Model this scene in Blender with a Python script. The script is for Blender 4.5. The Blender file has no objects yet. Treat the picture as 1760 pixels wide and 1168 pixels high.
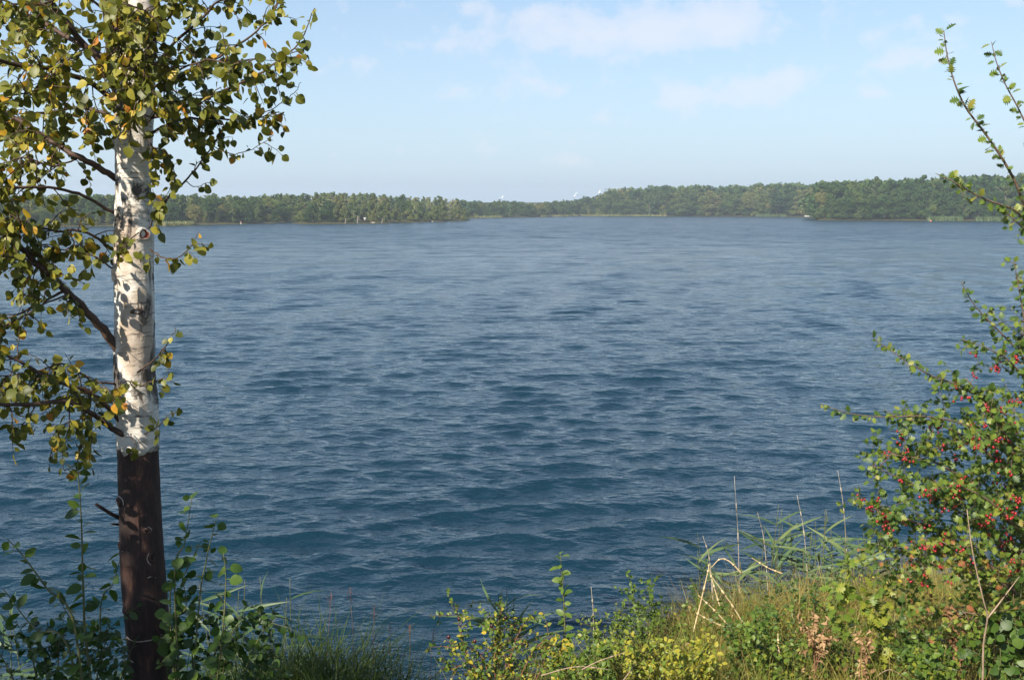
import bpy, math, random
import numpy as np
from mathutils import Vector

# ------------------------------------------------------------------ camera, sky, sun, exposure
SC = bpy.context.scene
COL = SC.collection
F = 1765.0                      # focal length in photograph pixels (1760 wide)
PITCH = math.radians(7.3)
CAM = np.array([0.0, 0.0, 3.6])
cd = bpy.data.cameras.new('camera')
cam = bpy.data.objects.new('camera', cd)
COL.objects.link(cam)
cam.location = CAM
cam.rotation_euler = (math.pi / 2 - PITCH, 0, 0)
cd.sensor_width = 36.0
cd.lens = 36.0 * F / 1760.0
cd.clip_start = 0.05
cd.clip_end = 9000
SC.camera = cam

SUN_EL, SUN_AZ = math.radians(38), math.radians(-146)   # azimuth measured from +Y towards +X
TO_SUN = np.array([math.sin(SUN_AZ) * math.cos(SUN_EL), math.cos(SUN_AZ) * math.cos(SUN_EL), math.sin(SUN_EL)])
ld = bpy.data.lights.new('sun', 'SUN')
ld.energy = 5.0
ld.angle = math.radians(0.5)
ld.color = (1.0, 0.91, 0.76)
sun = bpy.data.objects.new('sun', ld)
COL.objects.link(sun)
sun.location = (-20, -15, 30)
sun.rotation_euler = Vector(TO_SUN).to_track_quat('Z', 'Y').to_euler()

W = bpy.data.worlds.new('World')
SC.world = W
W.use_nodes = True
SKY_STRENGTH = 0.086
SC.view_settings.view_transform = 'Standard'
SC.view_settings.look = 'None'
SC.view_settings.exposure = 0.88
SC.view_settings.gamma = 1.0
SC.cycles.max_bounces = 6
SC.cycles.transparent_max_bounces = 8
SC.cycles.volume_bounces = 0
SC.cycles.caustics_reflective = False
SC.cycles.caustics_refractive = False
SC.cycles.sample_clamp_indirect = 4.0


def ray(px, py):
    f = np.array([0, math.cos(PITCH), -math.sin(PITCH)])
    u = np.array([0, math.sin(PITCH), math.cos(PITCH)])
    return f + (px - 880) / F * np.array([1.0, 0, 0]) + (584 - py) / F * u


def P(px, py, d):
    """world point seen at a photograph pixel, d metres ahead (world y)"""
    r = ray(px, py)
    return CAM + r * (d / r[1])


def project(p):
    v = np.asarray(p, float) - CAM
    z = v[..., 1] * math.cos(PITCH) - v[..., 2] * math.sin(PITCH)
    y = v[..., 1] * math.sin(PITCH) + v[..., 2] * math.cos(PITCH)
    return 880 + F * v[..., 0] / z, 584 - F * y / z, z


# ------------------------------------------------------------------ node helpers
class NT:
    def __init__(s, tree):
        s.t = tree
        s.t.nodes.clear()

    def n(s, kind, **kw):
        nd = s.t.nodes.new(kind)
        for k, v in kw.items():
            if k.startswith('i_'):
                key = k[2:]
                key = int(key) if key.isdigit() else key.replace('_', ' ')
                if isinstance(v, bpy.types.NodeSocket):
                    s.t.links.new(v, nd.inputs[key])
                else:
                    nd.inputs[key].default_value = v
            else:
                setattr(nd, k, v)
        return nd

    def link(s, a, b):
        s.t.links.new(a, b)

    def math(s, op, a, b=0.0, c=None, clamp=False):
        nd = s.t.nodes.new('ShaderNodeMath')
        nd.operation = op
        nd.use_clamp = clamp
        for i, v in enumerate((a, b) if c is None else (a, b, c)):
            if isinstance(v, bpy.types.NodeSocket):
                s.t.links.new(v, nd.inputs[i])
            else:
                nd.inputs[i].default_value = v
        return nd.outputs[0]

    def ramp(s, fac, stops, interp='LINEAR'):
        nd = s.t.nodes.new('ShaderNodeValToRGB')
        cr = nd.color_ramp
        cr.interpolation = interp
        while len(cr.elements) < len(stops):
            cr.elements.new(0.5)
        for e, (p, c) in zip(cr.elements, stops):
            e.position = p
            e.color = (c[0], c[1], c[2], 1) if not np.isscalar(c) else (c, c, c, 1)
        s.t.links.new(fac, nd.inputs[0])
        return nd.outputs[0]

    def mix(s, fac, a, b, mode='MIX'):
        nd = s.t.nodes.new('ShaderNodeMix')
        nd.data_type = 'RGBA'
        nd.blend_type = mode
        for i, v in ((0, fac), (6, a), (7, b)):
            if isinstance(v, bpy.types.NodeSocket):
                s.t.links.new(v, nd.inputs[i])
            elif i == 0:
                nd.inputs[i].default_value = v
            else:
                nd.inputs[i].default_value = (*v, 1)
        return nd.outputs[2]


def new_mat(name):
    m = bpy.data.materials.new(name)
    m.use_nodes = True
    return m, NT(m.node_tree)


# ------------------------------------------------------------------ world: hazy blue sky with thin fair-weather clouds
def build_world():
    t = NT(W.node_tree)
    sky = t.n('ShaderNodeTexSky', sky_type='NISHITA', sun_disc=False, sun_elevation=SUN_EL, sun_rotation=SUN_AZ,
              altitude=50, air_density=1.0, dust_density=0.5, ozone_density=2.8)
    tc = t.n('ShaderNodeTexCoord')
    sep = t.n('ShaderNodeSeparateXYZ', i_0=tc.outputs['Generated'])
    x, y, z = sep.outputs
    el = t.math('ARCSINE', z)
    az = t.math('ARCTAN2', x, y)
    # wispy texture in a flat cloud layer
    den = t.math('ADD', t.math('MAXIMUM', z, 0.0), 0.13)
    cv = t.n('ShaderNodeCombineXYZ', i_0=t.math('DIVIDE', x, den), i_1=t.math('DIVIDE', y, den), i_2=0.0)
    n1 = t.n('ShaderNodeTexNoise', noise_dimensions='3D', i_Vector=cv.outputs[0], i_Scale=1.25, i_Detail=9.0, i_Roughness=0.55)
    n2 = t.n('ShaderNodeTexNoise', noise_dimensions='3D', i_Vector=cv.outputs[0], i_Scale=0.33, i_Detail=2.0)
    tot = None
    for px, py, wx, wy, a in ((1120, 45, 165, 42, .60), (1235, 38, 60, 32, .5), (960, 62, 150, 26, .34), (830, 22, 60, 24, .40),
                              (925, 25, 36, 14, .32), (620, 113, 60, 22, .33), (745, 82, 110, 18, .28), (880, 155, 90, 17, .30),
                              (1285, 150, 100, 20, .44), (1375, 130, 50, 15, .38), (1190, 172, 60, 12, .26), (1580, 100, 75, 20, .38),
                              (1510, 160, 24, 12, .34), (760, 165, 60, 14, .22)):
        d = ray(px, py)
        d = d / np.linalg.norm(d)
        a0, e0 = math.atan2(d[0], d[1]), math.asin(d[2])
        da = t.math('DIVIDE', t.math('SUBTRACT', az, a0), wx / F)
        de = t.math('DIVIDE', t.math('SUBTRACT', el, e0), wy / F)
        g = t.math('EXPONENT', t.math('MULTIPLY', t.math('ADD', t.math('MULTIPLY', da, da), t.math('MULTIPLY', de, de)), -0.9))
        g = t.math('MULTIPLY', g, a)
        tot = g if tot is None else t.math('ADD', tot, g)
    elsewhere = t.math('MULTIPLY', t.math('SUBTRACT', n2.outputs[0], 0.5), 0.9)
    # finer lumps so that the puffs get ragged edges
    cv2 = t.n('ShaderNodeCombineXYZ', i_0=t.math('MULTIPLY', az, 19.0), i_1=t.math('MULTIPLY', el, 24.0), i_2=4.1)
    n3 = t.n('ShaderNodeTexNoise', noise_dimensions='3D', i_Vector=cv2.outputs[0], i_Scale=1.6, i_Detail=8.0, i_Roughness=0.6)
    dens = t.math('ADD', t.math('ADD', tot, t.math('MULTIPLY', t.math('SUBTRACT', n3.outputs[0], 0.5), 1.5)),
                  t.math('ADD', t.math('MULTIPLY', t.math('SUBTRACT', n1.outputs[0], 0.5), 0.35), elsewhere))
    cov = t.ramp(dens, [(0.16, 0.0), (0.30, 0.30), (0.40, 0.55), (0.8, 0.9)])
    # thin milky veil that whitens the lower sky
    veil = t.math('EXPONENT', t.math('MULTIPLY', t.math('MAXIMUM', el, 0.0), -4.6))
    base = t.mix(t.math('MULTIPLY', veil, 0.95), sky.outputs[0], (3.75, 4.85, 5.95))
    col = t.mix(t.math('MULTIPLY', cov, 0.62), base, (6.0, 5.95, 6.4))
    bg = t.n('ShaderNodeBackground', i_0=col, i_1=SKY_STRENGTH)
    t.n('ShaderNodeOutputWorld', i_0=bg.outputs[0])


build_world()

rng = np.random.default_rng(7)
random.seed(7)


# ------------------------------------------------------------------ materials
def leaf_mat(name, stops, transl=0.35, rough=0.45, spec=0.35, objrand=0.0):
    """leaf material: colour by the per-face 'tint' value, light passes through"""
    m, t = new_mat(name)
    at = t.n('ShaderNodeAttribute', attribute_name='tint')
    g = t.n('ShaderNodeNewGeometry')
    nz = t.n('ShaderNodeTexNoise', i_Vector=g.outputs['Position'], i_Scale=70.0, i_Detail=2.0)
    f = t.math('ADD', at.outputs['Fac'], t.math('MULTIPLY', t.math('SUBTRACT', nz.outputs[0], 0.5), 0.16))
    if objrand:
        oi = t.n('ShaderNodeObjectInfo')
        f = t.math('ADD', f, t.math('MULTIPLY', t.math('SUBTRACT', oi.outputs['Random'], 0.5), objrand))
    c = t.ramp(f, stops)
    pb = t.n('ShaderNodeBsdfPrincipled', i_Base_Color=c, i_Roughness=rough)
    pb.inputs['Specular IOR Level'].default_value = spec
    c2 = t.mix(1.0, c, (1.25, 1.15, 0.55), 'MULTIPLY')
    tr = t.n('ShaderNodeBsdfTranslucent', i_Color=c2)
    mx = t.n('ShaderNodeMixShader', i_0=transl, i_1=pb.outputs[0], i_2=tr.outputs[0])
    t.n('ShaderNodeOutputMaterial', i_0=mx.outputs[0])
    return m


M = {}
M['birch_leaf'] = leaf_mat('birch_leaf', [(0.0, (.046, .060, .011)), (.40, (.105, .122, .018)), (.62, (.20, .205, .036)),
                                          (.78, (.32, .29, .045)), (.90, (.52, .36, .03)), (1.0, (.44, .17, .030))])
M['hawthorn_leaf'] = leaf_mat('hawthorn_leaf', [(0.0, (.030, .062, .013)), (.45, (.072, .130, .024)), (.75, (.17, .235, .036)),
                                                (.92, (.26, .27, .05)), (1.0, (.30, .11, .05))])
M['shrub_leaf'] = leaf_mat('shrub_leaf', [(0.0, (.026, .056, .012)), (.45, (.055, .11, .02)), (.72, (.13, .20, .028)),
                                          (.88, (.38, .34, .045)), (1.0, (.55, .40, .04))])
M['grass_blade'] = leaf_mat('grass_blade', [(0.0, (.032, .058, .014)), (.40, (.075, .11, .022)), (.65, (.19, .19, .04)),
                                            (.85, (.33, .26, .085)), (1.0, (.24, .12, .045))], transl=.3, spec=.2)
M['reed_leaf'] = leaf_mat('reed_leaf', [(0.0, (.045, .085, .04)), (.5, (.10, .16, .07)), (.8, (.20, .24, .09)), (1.0, (.48, .38, .18))],
                          transl=.3)
M['dry_leaf'] = leaf_mat('dry_leaf', [(0.0, (.13, .065, .030)), (.5, (.30, .18, .095)), (1.0, (.48, .33, .19))], transl=.25, spec=.1, rough=.7)
M['far_leaf'] = leaf_mat('far_leaf', [(0.0, (.036, .078, .026)), (.30, (.072, .128, .040)), (.55, (.140, .180, .054)),
                                      (.80, (.22, .21, .070)), (1.0, (.27, .19, .080))], transl=.30, spec=.1, rough=.7, objrand=.22)


def simple_mat(name, c1, c2, scale=8.0, rough=.7, spec=.3, bump=0.0, detail=6.0, stretch=(1, 1, 1)):
    m, t = new_mat(name)
    g = t.n('ShaderNodeNewGeometry')
    mp = t.n('ShaderNodeMapping', i_Vector=g.outputs['Position'])
    mp.inputs['Scale'].default_value = stretch
    nz = t.n('ShaderNodeTexNoise', i_Vector=mp.outputs[0], i_Scale=scale, i_Detail=detail, i_Roughness=.65)
    c = t.ramp(nz.outputs[0], [(.3, c1), (.7, c2)])
    pb = t.n('ShaderNodeBsdfPrincipled', i_Base_Color=c, i_Roughness=rough)
    pb.inputs['Specular IOR Level'].default_value = spec
    if bump:
        b = t.n('ShaderNodeBump', i_Height=nz.outputs[0], i_Strength=bump, i_Distance=.01)
        t.link(b.outputs[0], pb.inputs['Normal'])
    t.n('ShaderNodeOutputMaterial', i_0=pb.outputs[0])
    return m


M['birch_twig'] = simple_mat('birch_twig', (.035, .020, .014), (.10, .062, .045), 25, .6, .3, .3)
M['hawthorn_twig'] = simple_mat('hawthorn_twig', (.09, .055, .04), (.20, .14, .10), 30, .7, .2, .3)
M['pale_twig'] = simple_mat('pale_twig', (.20, .14, .10), (.38, .28, .20), 25, .7, .2, .3)
M['green_stem'] = simple_mat('green_stem', (.06, .075, .03), (.15, .14, .06), 25, .6, .2, .2)
M['red_stem'] = simple_mat('red_stem', (.13, .055, .035), (.26, .13, .085), 25, .6, .2, .2)
M['straw'] = simple_mat('straw', (.40, .30, .15), (.62, .50, .30), 20, .6, .25, .2, stretch=(1, 1, .2))
M['grey_cane'] = simple_mat('grey_cane', (.26, .22, .17), (.44, .38, .31), 20, .7, .2, .2, stretch=(1, 1, .2))
M['far_bark'] = simple_mat('far_bark', (.05, .04, .03), (.14, .12, .10), 3, .9, .1)
M['pale_bark'] = simple_mat('pale_bark', (.16, .14, .11), (.30, .27, .23), 3, .8, .1)
M['white_paint'] = simple_mat('white_paint', (.50, .49, .46), (.68, .67, .64), 2, .6, .2)
M['orange_plastic'] = simple_mat('orange_plastic', (.55, .16, .07), (.62, .20, .09), 3, .4, .4)
M['feather'] = simple_mat('feather', (.74, .75, .76), (.84, .84, .84), 3, .7, .2)
M['sand'] = simple_mat('sand', (.34, .27, .19), (.46, .38, .28), .5, .9, .1)


def berry_mat(name, c1, c2):
    m, t = new_mat(name)
    oi = t.n('ShaderNodeObjectInfo')
    c = t.mix(oi.outputs['Random'], c1, c2)
    pb = t.n('ShaderNodeBsdfPrincipled', i_Base_Color=c, i_Roughness=.28)
    t.n('ShaderNodeOutputMaterial', i_0=pb.outputs[0])
    return m


M['haw'] = berry_mat('haw', (.20, .006, .014), (.36, .020, .024))
M['hip'] = berry_mat('hip', (.020, .006, .008), (.07, .010, .012))


def bark_mat():
    """white birch bark: papery bands, dark lenticels, grey patches and brown cracks"""
    m, t = new_mat('birch_bark')
    g = t.n('ShaderNodeNewGeometry')
    pos = g.outputs['Position']

    def noise(sc, st, det=5.0, rough=.6, dist=0.0):
        mp = t.n('ShaderNodeMapping', i_Vector=pos)
        mp.inputs['Scale'].default_value = st
        return t.n('ShaderNodeTexNoise', i_Vector=mp.outputs[0], i_Scale=sc, i_Detail=det, i_Roughness=rough, i_Distortion=dist).outputs[0]
    base = t.ramp(noise(6, (1, 1, 2.2)), [(.3, (.50, .46, .41)), (.5, (.64, .61, .56)), (.7, (.75, .72, .68))])
    tan = t.ramp(noise(5.5, (1, 1, .45), 6), [(.50, 0.0), (.62, .70)])
    c = t.mix(tan, base, (.30, .205, .13))
    lent = t.ramp(noise(13, (1, 1, 9), 4, .65), [(.58, 0.0), (.65, .85)])
    c = t.mix(lent, c, (.085, .066, .055))
    patch = t.ramp(noise(5.0, (1.3, 1.3, .8), 7, .7, .6), [(.54, 0.0), (.60, .95)])
    c = t.mix(patch, c, (.055, .045, .038))
    crack = t.ramp(noise(16, (1, 1, .13), 4, .6), [(.61, 0.0), (.68, .85)])
    c = t.mix(crack, c, (.06, .042, .03))
    hgt = t.math('SUBTRACT', noise(14, (1, 1, 2.2), 6), t.math('MULTIPLY', t.math('ADD', patch, crack), .4))
    b = t.n('ShaderNodeBump', i_Height=hgt, i_Strength=.8, i_Distance=.01)
    pb = t.n('ShaderNodeBsdfPrincipled', i_Base_Color=c, i_Roughness=.62, i_Normal=b.outputs[0])
    pb.inputs['Specular IOR Level'].default_value = .3
    t.n('ShaderNodeOutputMaterial', i_0=pb.outputs[0])
    return m


def peeled_mat():
    m, t = new_mat('peeled_wood')
    g = t.n('ShaderNodeNewGeometry')
    mp = t.n('ShaderNodeMapping', i_Vector=g.outputs['Position'])
    mp.inputs['Scale'].default_value = (1, 1, .35)
    a = t.n('ShaderNodeTexNoise', i_Vector=mp.outputs[0], i_Scale=22, i_Detail=8, i_Roughness=.72).outputs[0]
    mp2 = t.n('ShaderNodeMapping', i_Vector=g.outputs['Position'])
    mp2.inputs['Scale'].default_value = (1, 1, .06)
    s = t.n('ShaderNodeTexNoise', i_Vector=mp2.outputs[0], i_Scale=60, i_Detail=4).outputs[0]
    c = t.ramp(a, [(.30, (.008, .004, .004)), (.47, (.024, .011, .009)), (.58, (.060, .025, .017)), (.70, (.15, .070, .042))])
    c = t.mix(t.math('MULTIPLY', s, .45), c, (.03, .014, .011))
    b = t.n('ShaderNodeBump', i_Height=t.math('ADD', a, t.math('MULTIPLY', s, .6)), i_Strength=.9, i_Distance=.008)
    pb = t.n('ShaderNodeBsdfPrincipled', i_Base_Color=c, i_Roughness=.75, i_Normal=b.outputs[0])
    t.n('ShaderNodeOutputMaterial', i_0=pb.outputs[0])
    return m


M['birch_bark'] = bark_mat()
M['peeled_wood'] = peeled_mat()
M['scar'] = simple_mat('scar', (.34, .27, .21), (.58, .50, .43), 60, .8, .1)
M['knot_core'] = simple_mat('knot_core', (.12, .03, .02), (.28, .08, .05), 60, .7, .2)


def ground_mat():
    m, t = new_mat('ground')
    g = t.n('ShaderNodeNewGeometry')
    a = t.n('ShaderNodeTexNoise', i_Vector=g.outputs['Position'], i_Scale=1.3, i_Detail=8, i_Roughness=.7).outputs[0]
    b2 = t.n('ShaderNodeTexNoise', i_Vector=g.outputs['Position'], i_Scale=22, i_Detail=5, i_Roughness=.7).outputs[0]
    c = t.ramp(a, [(.3, (.045, .040, .022)), (.5, (.075, .078, .028)), (.7, (.11, .09, .045))])
    c = t.mix(t.ramp(b2, [(.45, 0.0), (.65, .7)]), c, (.035, .030, .018))
    bp = t.n('ShaderNodeBump', i_Height=b2, i_Strength=.8, i_Distance=.04)
    pb = t.n('ShaderNodeBsdfPrincipled', i_Base_Color=c, i_Roughness=.95, i_Normal=bp.outputs[0])
    pb.inputs['Specular IOR Level'].default_value = .1
    t.n('ShaderNodeOutputMaterial', i_0=pb.outputs[0])
    return m


M['ground'] = ground_mat()


def water_mat():
    m, t = new_mat('lake_water')
    g = t.n('ShaderNodeNewGeometry')

    def wn(sc, st, det, rot=0.0, rough=.5):
        mp = t.n('ShaderNodeMapping', i_Vector=g.outputs['Position'])
        mp.inputs['Scale'].default_value = st
        mp.inputs['Rotation'].default_value = (0, 0, rot)
        return t.n('ShaderNodeTexNoise', i_Vector=mp.outputs[0], i_Scale=sc, i_Detail=det, i_Roughness=rough).outputs[0]
    r1 = wn(5.0, (.62, 1, 1), 4, .18)
    r2 = wn(1.3, (.60, 1, 1), 3, -.15)
    r3 = wn(.55, (.40, 1, 1), 3, .05)
    far = t.math('MULTIPLY', t.math('SUBTRACT', t.n('ShaderNodeSeparateXYZ', i_0=g.outputs['Position']).outputs[1], 25.0), 1 / 110.0, clamp=True)
    h = t.math('ADD', t.math('MULTIPLY', r1, .070), t.math('MULTIPLY', r2, t.math('ADD', .035, t.math('MULTIPLY', far, .30))))
    h = t.math('ADD', h, t.math('MULTIPLY', wn(13.0, (.6, 1, 1), 3, .3), .020))
    h = t.math('ADD', h, t.math('MULTIPLY', r3, t.math('MULTIPLY', far, .45)))
    bp = t.n('ShaderNodeBump', i_Height=h, i_Strength=.85, i_Distance=1.0)

    def wc(sc, st, rot):
        mp = t.n('ShaderNodeMapping', i_Vector=g.outputs['Position'])
        mp.inputs['Scale'].default_value = st
        mp.inputs['Rotation'].default_value = (0, 0, rot)
        v = t.n('ShaderNodeTexNoise', i_Vector=mp.outputs[0], i_Scale=sc, i_Detail=3).outputs[1]
        v = t.n('ShaderNodeVectorMath', operation='SUBTRACT', i_0=v)
        v.inputs[1].default_value = (.5, .5, .5)
        return v.outputs[0]
    # distant ripples are too fine for the bump's pixel footprint: tilt the normal directly
    v = t.n('ShaderNodeVectorMath', operation='ADD', i_0=wc(1.3, (.60, 1, 1), .1), i_1=wc(.45, (.55, 1, 1), -.05))
    v = t.n('ShaderNodeVectorMath', operation='MULTIPLY', i_0=v.outputs[0])
    v.inputs[1].default_value = (.42, 1.3, 0)
    v = t.n('ShaderNodeVectorMath', operation='SCALE', i_0=v.outputs[0], i_Scale=far)
    v = t.n('ShaderNodeVectorMath', operation='ADD', i_0=v.outputs[0], i_1=bp.outputs[0])
    nrm = t.n('ShaderNodeVectorMath', operation='NORMALIZE', i_0=v.outputs[0])
    rgh = t.math('ADD', .055, t.math('MULTIPLY', far, .19))
    gust = wn(.035, (.35, 1, 1), 4, .1)
    c = t.ramp(gust, [(.35, (.0045, .022, .038)), (.65, (.0065, .029, .046))])
    pb = t.n('ShaderNodeBsdfPrincipled', i_Base_Color=c, i_Roughness=rgh, i_IOR=1.333, i_Normal=nrm.outputs[0])
    t.n('ShaderNodeOutputMaterial', i_0=pb.outputs[0])
    return m


M['lake_water'] = water_mat()


# ------------------------------------------------------------------ object helpers
def tag(o, label=None, cat=None, group=None, kind=None):
    if label:
        o['label'] = label
    if cat:
        o['category'] = cat
    if group:
        o['group'] = group
    if kind:
        o['kind'] = kind
    return o


def empty(name, loc, label, cat, group=None):
    o = bpy.data.objects.new(name, None)
    o.empty_display_size = .1
    COL.objects.link(o)
    o.location = loc
    return tag(o, label, cat, group)


def np_mesh(name, V, Fc, mats, smooth=True, tint=None, matidx=None):
    """V (n,3); Fc list of (k,m) int arrays of polygons with m corners"""
    if not isinstance(Fc, (list, tuple)):
        Fc = [Fc]
    Fc = [np.asarray(f, np.int32) for f in Fc if len(f)]
    me = bpy.data.meshes.new(name)
    me.vertices.add(len(V))
    me.vertices.foreach_set('co', np.asarray(V, np.float32).ravel())
    loops = np.concatenate([f.ravel() for f in Fc])
    tot = np.concatenate([np.full(len(f), f.shape[1], np.int32) for f in Fc])
    start = np.concatenate([[0], np.cumsum(tot)[:-1]]).astype(np.int32)
    me.loops.add(len(loops))
    me.loops.foreach_set('vertex_index', loops)
    me.polygons.add(len(tot))
    me.polygons.foreach_set('loop_start', start)
    me.polygons.foreach_set('loop_total', tot)
    me.polygons.foreach_set('use_smooth', np.full(len(tot), smooth))
    if matidx is not None:
        me.polygons.foreach_set('material_index', np.asarray(matidx, np.int32))
    for m in (mats if isinstance(mats, (list, tuple)) else [mats]):
        me.materials.append(m)
    if tint is not None:
        a = me.attributes.new('tint', 'FLOAT', 'FACE')
        a.data.foreach_set('value', np.broadcast_to(np.asarray(tint, np.float32), (len(tot),)).copy())
    me.update(calc_edges=True)
    return me


def obj(name, me, parent=None, loc=None):
    o = bpy.data.objects.new(name, me)
    COL.objects.link(o)
    if parent is not None:
        o.parent = parent
    if loc is not None:
        o.location = loc
    return o


class MB:
    """collects tubes, boxes and strips into one mesh"""

    def __init__(s):
        s.v, s.q, s.t, s.n = [], [], [], 0

    def add(s, V, quads=(), tris=()):
        s.v.append(np.asarray(V, float))
        if len(quads):
            s.q.append(np.asarray(quads) + s.n)
        if len(tris):
            s.t.append(np.asarray(tris) + s.n)
        s.n += len(V)

    def tube(s, pts, rad, k=6, wob=0.0, caps=True):
        pts = np.asarray(pts, float)
        n = len(pts)
        rad = np.broadcast_to(np.asarray(rad, float), (n,))
        tg = np.gradient(pts, axis=0)
        tg /= np.linalg.norm(tg, axis=1)[:, None] + 1e-9
        ref = np.array([0.31, -.95, .05]) if abs(tg[0] @ np.array([0.31, -.95, .05])) < .9 else np.array([1.0, 0, 0])
        V = []
        for i in range(n):
            a = ref - tg[i] * (ref @ tg[i])
            a /= np.linalg.norm(a)
            ref = a
            b = np.cross(tg[i], a)
            for j in range(k):
                an = 2 * math.pi * j / k
                r = rad[i] * (1 + (wob * rng.normal() if wob else 0))
                V.append(pts[i] + (a * math.cos(an) + b * math.sin(an)) * r)
        q = [[i * k + j, i * k + (j + 1) % k, (i + 1) * k + (j + 1) % k, (i + 1) * k + j] for i in range(n - 1) for j in range(k)]
        tr = []
        if caps:
            V += [pts[0], pts[-1]]
            c0, c1 = n * k, n * k + 1
            tr = [[c0, (j + 1) % k, j] for j in range(k)] + [[c1, (n - 1) * k + j, (n - 1) * k + (j + 1) % k] for j in range(k)]
        s.add(V, q, tr)

    def box(s, c, h, rz=0.0):
        c = np.asarray(c, float)
        V = []
        for dz in (-1, 1):
            for dx, dy in ((-1, -1), (1, -1), (1, 1), (-1, 1)):
                x, y = dx * h[0], dy * h[1]
                V.append(c + [x * math.cos(rz) - y * math.sin(rz), x * math.sin(rz) + y * math.cos(rz), dz * h[2]])
        s.add(V, [[0, 3, 2, 1], [4, 5, 6, 7], [0, 1, 5, 4], [1, 2, 6, 5], [2, 3, 7, 6], [3, 0, 4, 7]])

    def mesh(s, name, mats, smooth=True, off=(0, 0, 0), tint=None):
        V = np.concatenate(s.v) - np.asarray(off)
        fc = []
        if s.q:
            fc.append(np.concatenate(s.q))
        if s.t:
            fc.append(np.concatenate(s.t))
        return np_mesh(name, V, fc, mats, smooth, tint)


def spline(pts, n):
    """Catmull-Rom through control points"""
    p = np.asarray(pts, float)
    if len(p) == 2:
        return p[0] + (p[1] - p[0]) * np.linspace(0, 1, n)[:, None]
    q = np.vstack([2 * p[0] - p[1], p, 2 * p[-1] - p[-2]])
    out = []
    for u in np.linspace(0, len(p) - 1 - 1e-6, n):
        i = int(u)
        t = u - i
        a, b, c, d = q[i:i + 4]
        out.append(.5 * (2 * b + (c - a) * t + (2 * a - 5 * b + 4 * c - d) * t * t + (3 * b - a - 3 * c + d) * t ** 3))
    return np.array(out)


# ---- leaf templates: three columns of points along the midrib
def leaf_template(ts, ws, fold=.18, curl=.12, petiole=0.0):
    V, q, tr = [], [], []
    for t_, w in zip(ts, ws):
        cz = -curl * t_ * t_
        V += [[-w, t_, abs(w) * fold + cz], [0, t_, cz], [w, t_, abs(w) * fold + cz]]
    for i in range(len(ts) - 1):
        a = 3 * i
        q += [[a, a + 1, a + 4, a + 3], [a + 1, a + 2, a + 5, a + 4]]
    if petiole:
        n = len(V)
        V += [[-.012, -petiole, .0], [.012, -petiole, 0]]
        q += [[n, n + 1, 2, 0]]
    return np.array(V), np.array(q)


T = {}
T['birch'] = leaf_template([0, .08, .22, .38, .56, .74, .90, 1.0], [.06, .30, .44, .47, .43, .32, .17, .005], .2, .14, .42)
T['round'] = leaf_template([0, .06, .2, .42, .62, .8, .93, 1.0], [.06, .26, .43, .50, .46, .33, .17, .01], .16, .12, .40)
T['oval'] = leaf_template([0, .08, .22, .42, .62, .8, .93, 1.0], [.03, .15, .28, .33, .30, .21, .10, .01], .2, .18, .12)
T['hawthorn'] = leaf_template([0, .14, .30, .36, .50, .56, .70, .78, .90, 1.0], [.02, .06, .40, .13, .54, .16, .46, .15, .22, .02], .2, .15, .2)
T['small'] = leaf_template([0, .25, .6, 1.0], [.04, .33, .30, .01], .25, .15)
T['lance'] = leaf_template([0, .15, .4, .7, 1.0], [.012, .030, .036, .024, .003], .3, .35)
T['dry'] = leaf_template([0, .2, .5, .8, 1.0], [.05, .22, .28, .2, .03], .7, .7)


def frames(axis, nrm):
    a = axis / (np.linalg.norm(axis, axis=-1, keepdims=True) + 1e-9)
    n = nrm - a * np.sum(nrm * a, -1, keepdims=True)
    n /= np.linalg.norm(n, axis=-1, keepdims=True) + 1e-9
    x = np.cross(a, n)
    return np.stack([x, a, n], -1)


def leaves_mesh(name, temp, pos, R, sc, tint, mat, off=(0, 0, 0)):
    V, q = T[temp]
    N = len(pos)
    VV = np.einsum('nij,kj->nki', R, V) * np.asarray(sc)[:, None, None] + (np.asarray(pos) - np.asarray(off))[:, None, :]
    Q = q[None] + (np.arange(N) * len(V))[:, None, None]
    return np_mesh(name, VV.reshape(-1, 3), Q.reshape(-1, 4), mat, True, np.repeat(tint, len(q)))


LEAF_CACHE = {}


def leaf_data(temp, mat, tint):
    b = round(min(max(tint, 0), 1) * 14) / 14
    k = (temp, mat, b)
    if k not in LEAF_CACHE:
        V, q = T[temp]
        LEAF_CACHE[k] = np_mesh('leaf', V, q, M[mat], True, b)
    return LEAF_CACHE[k]


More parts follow.
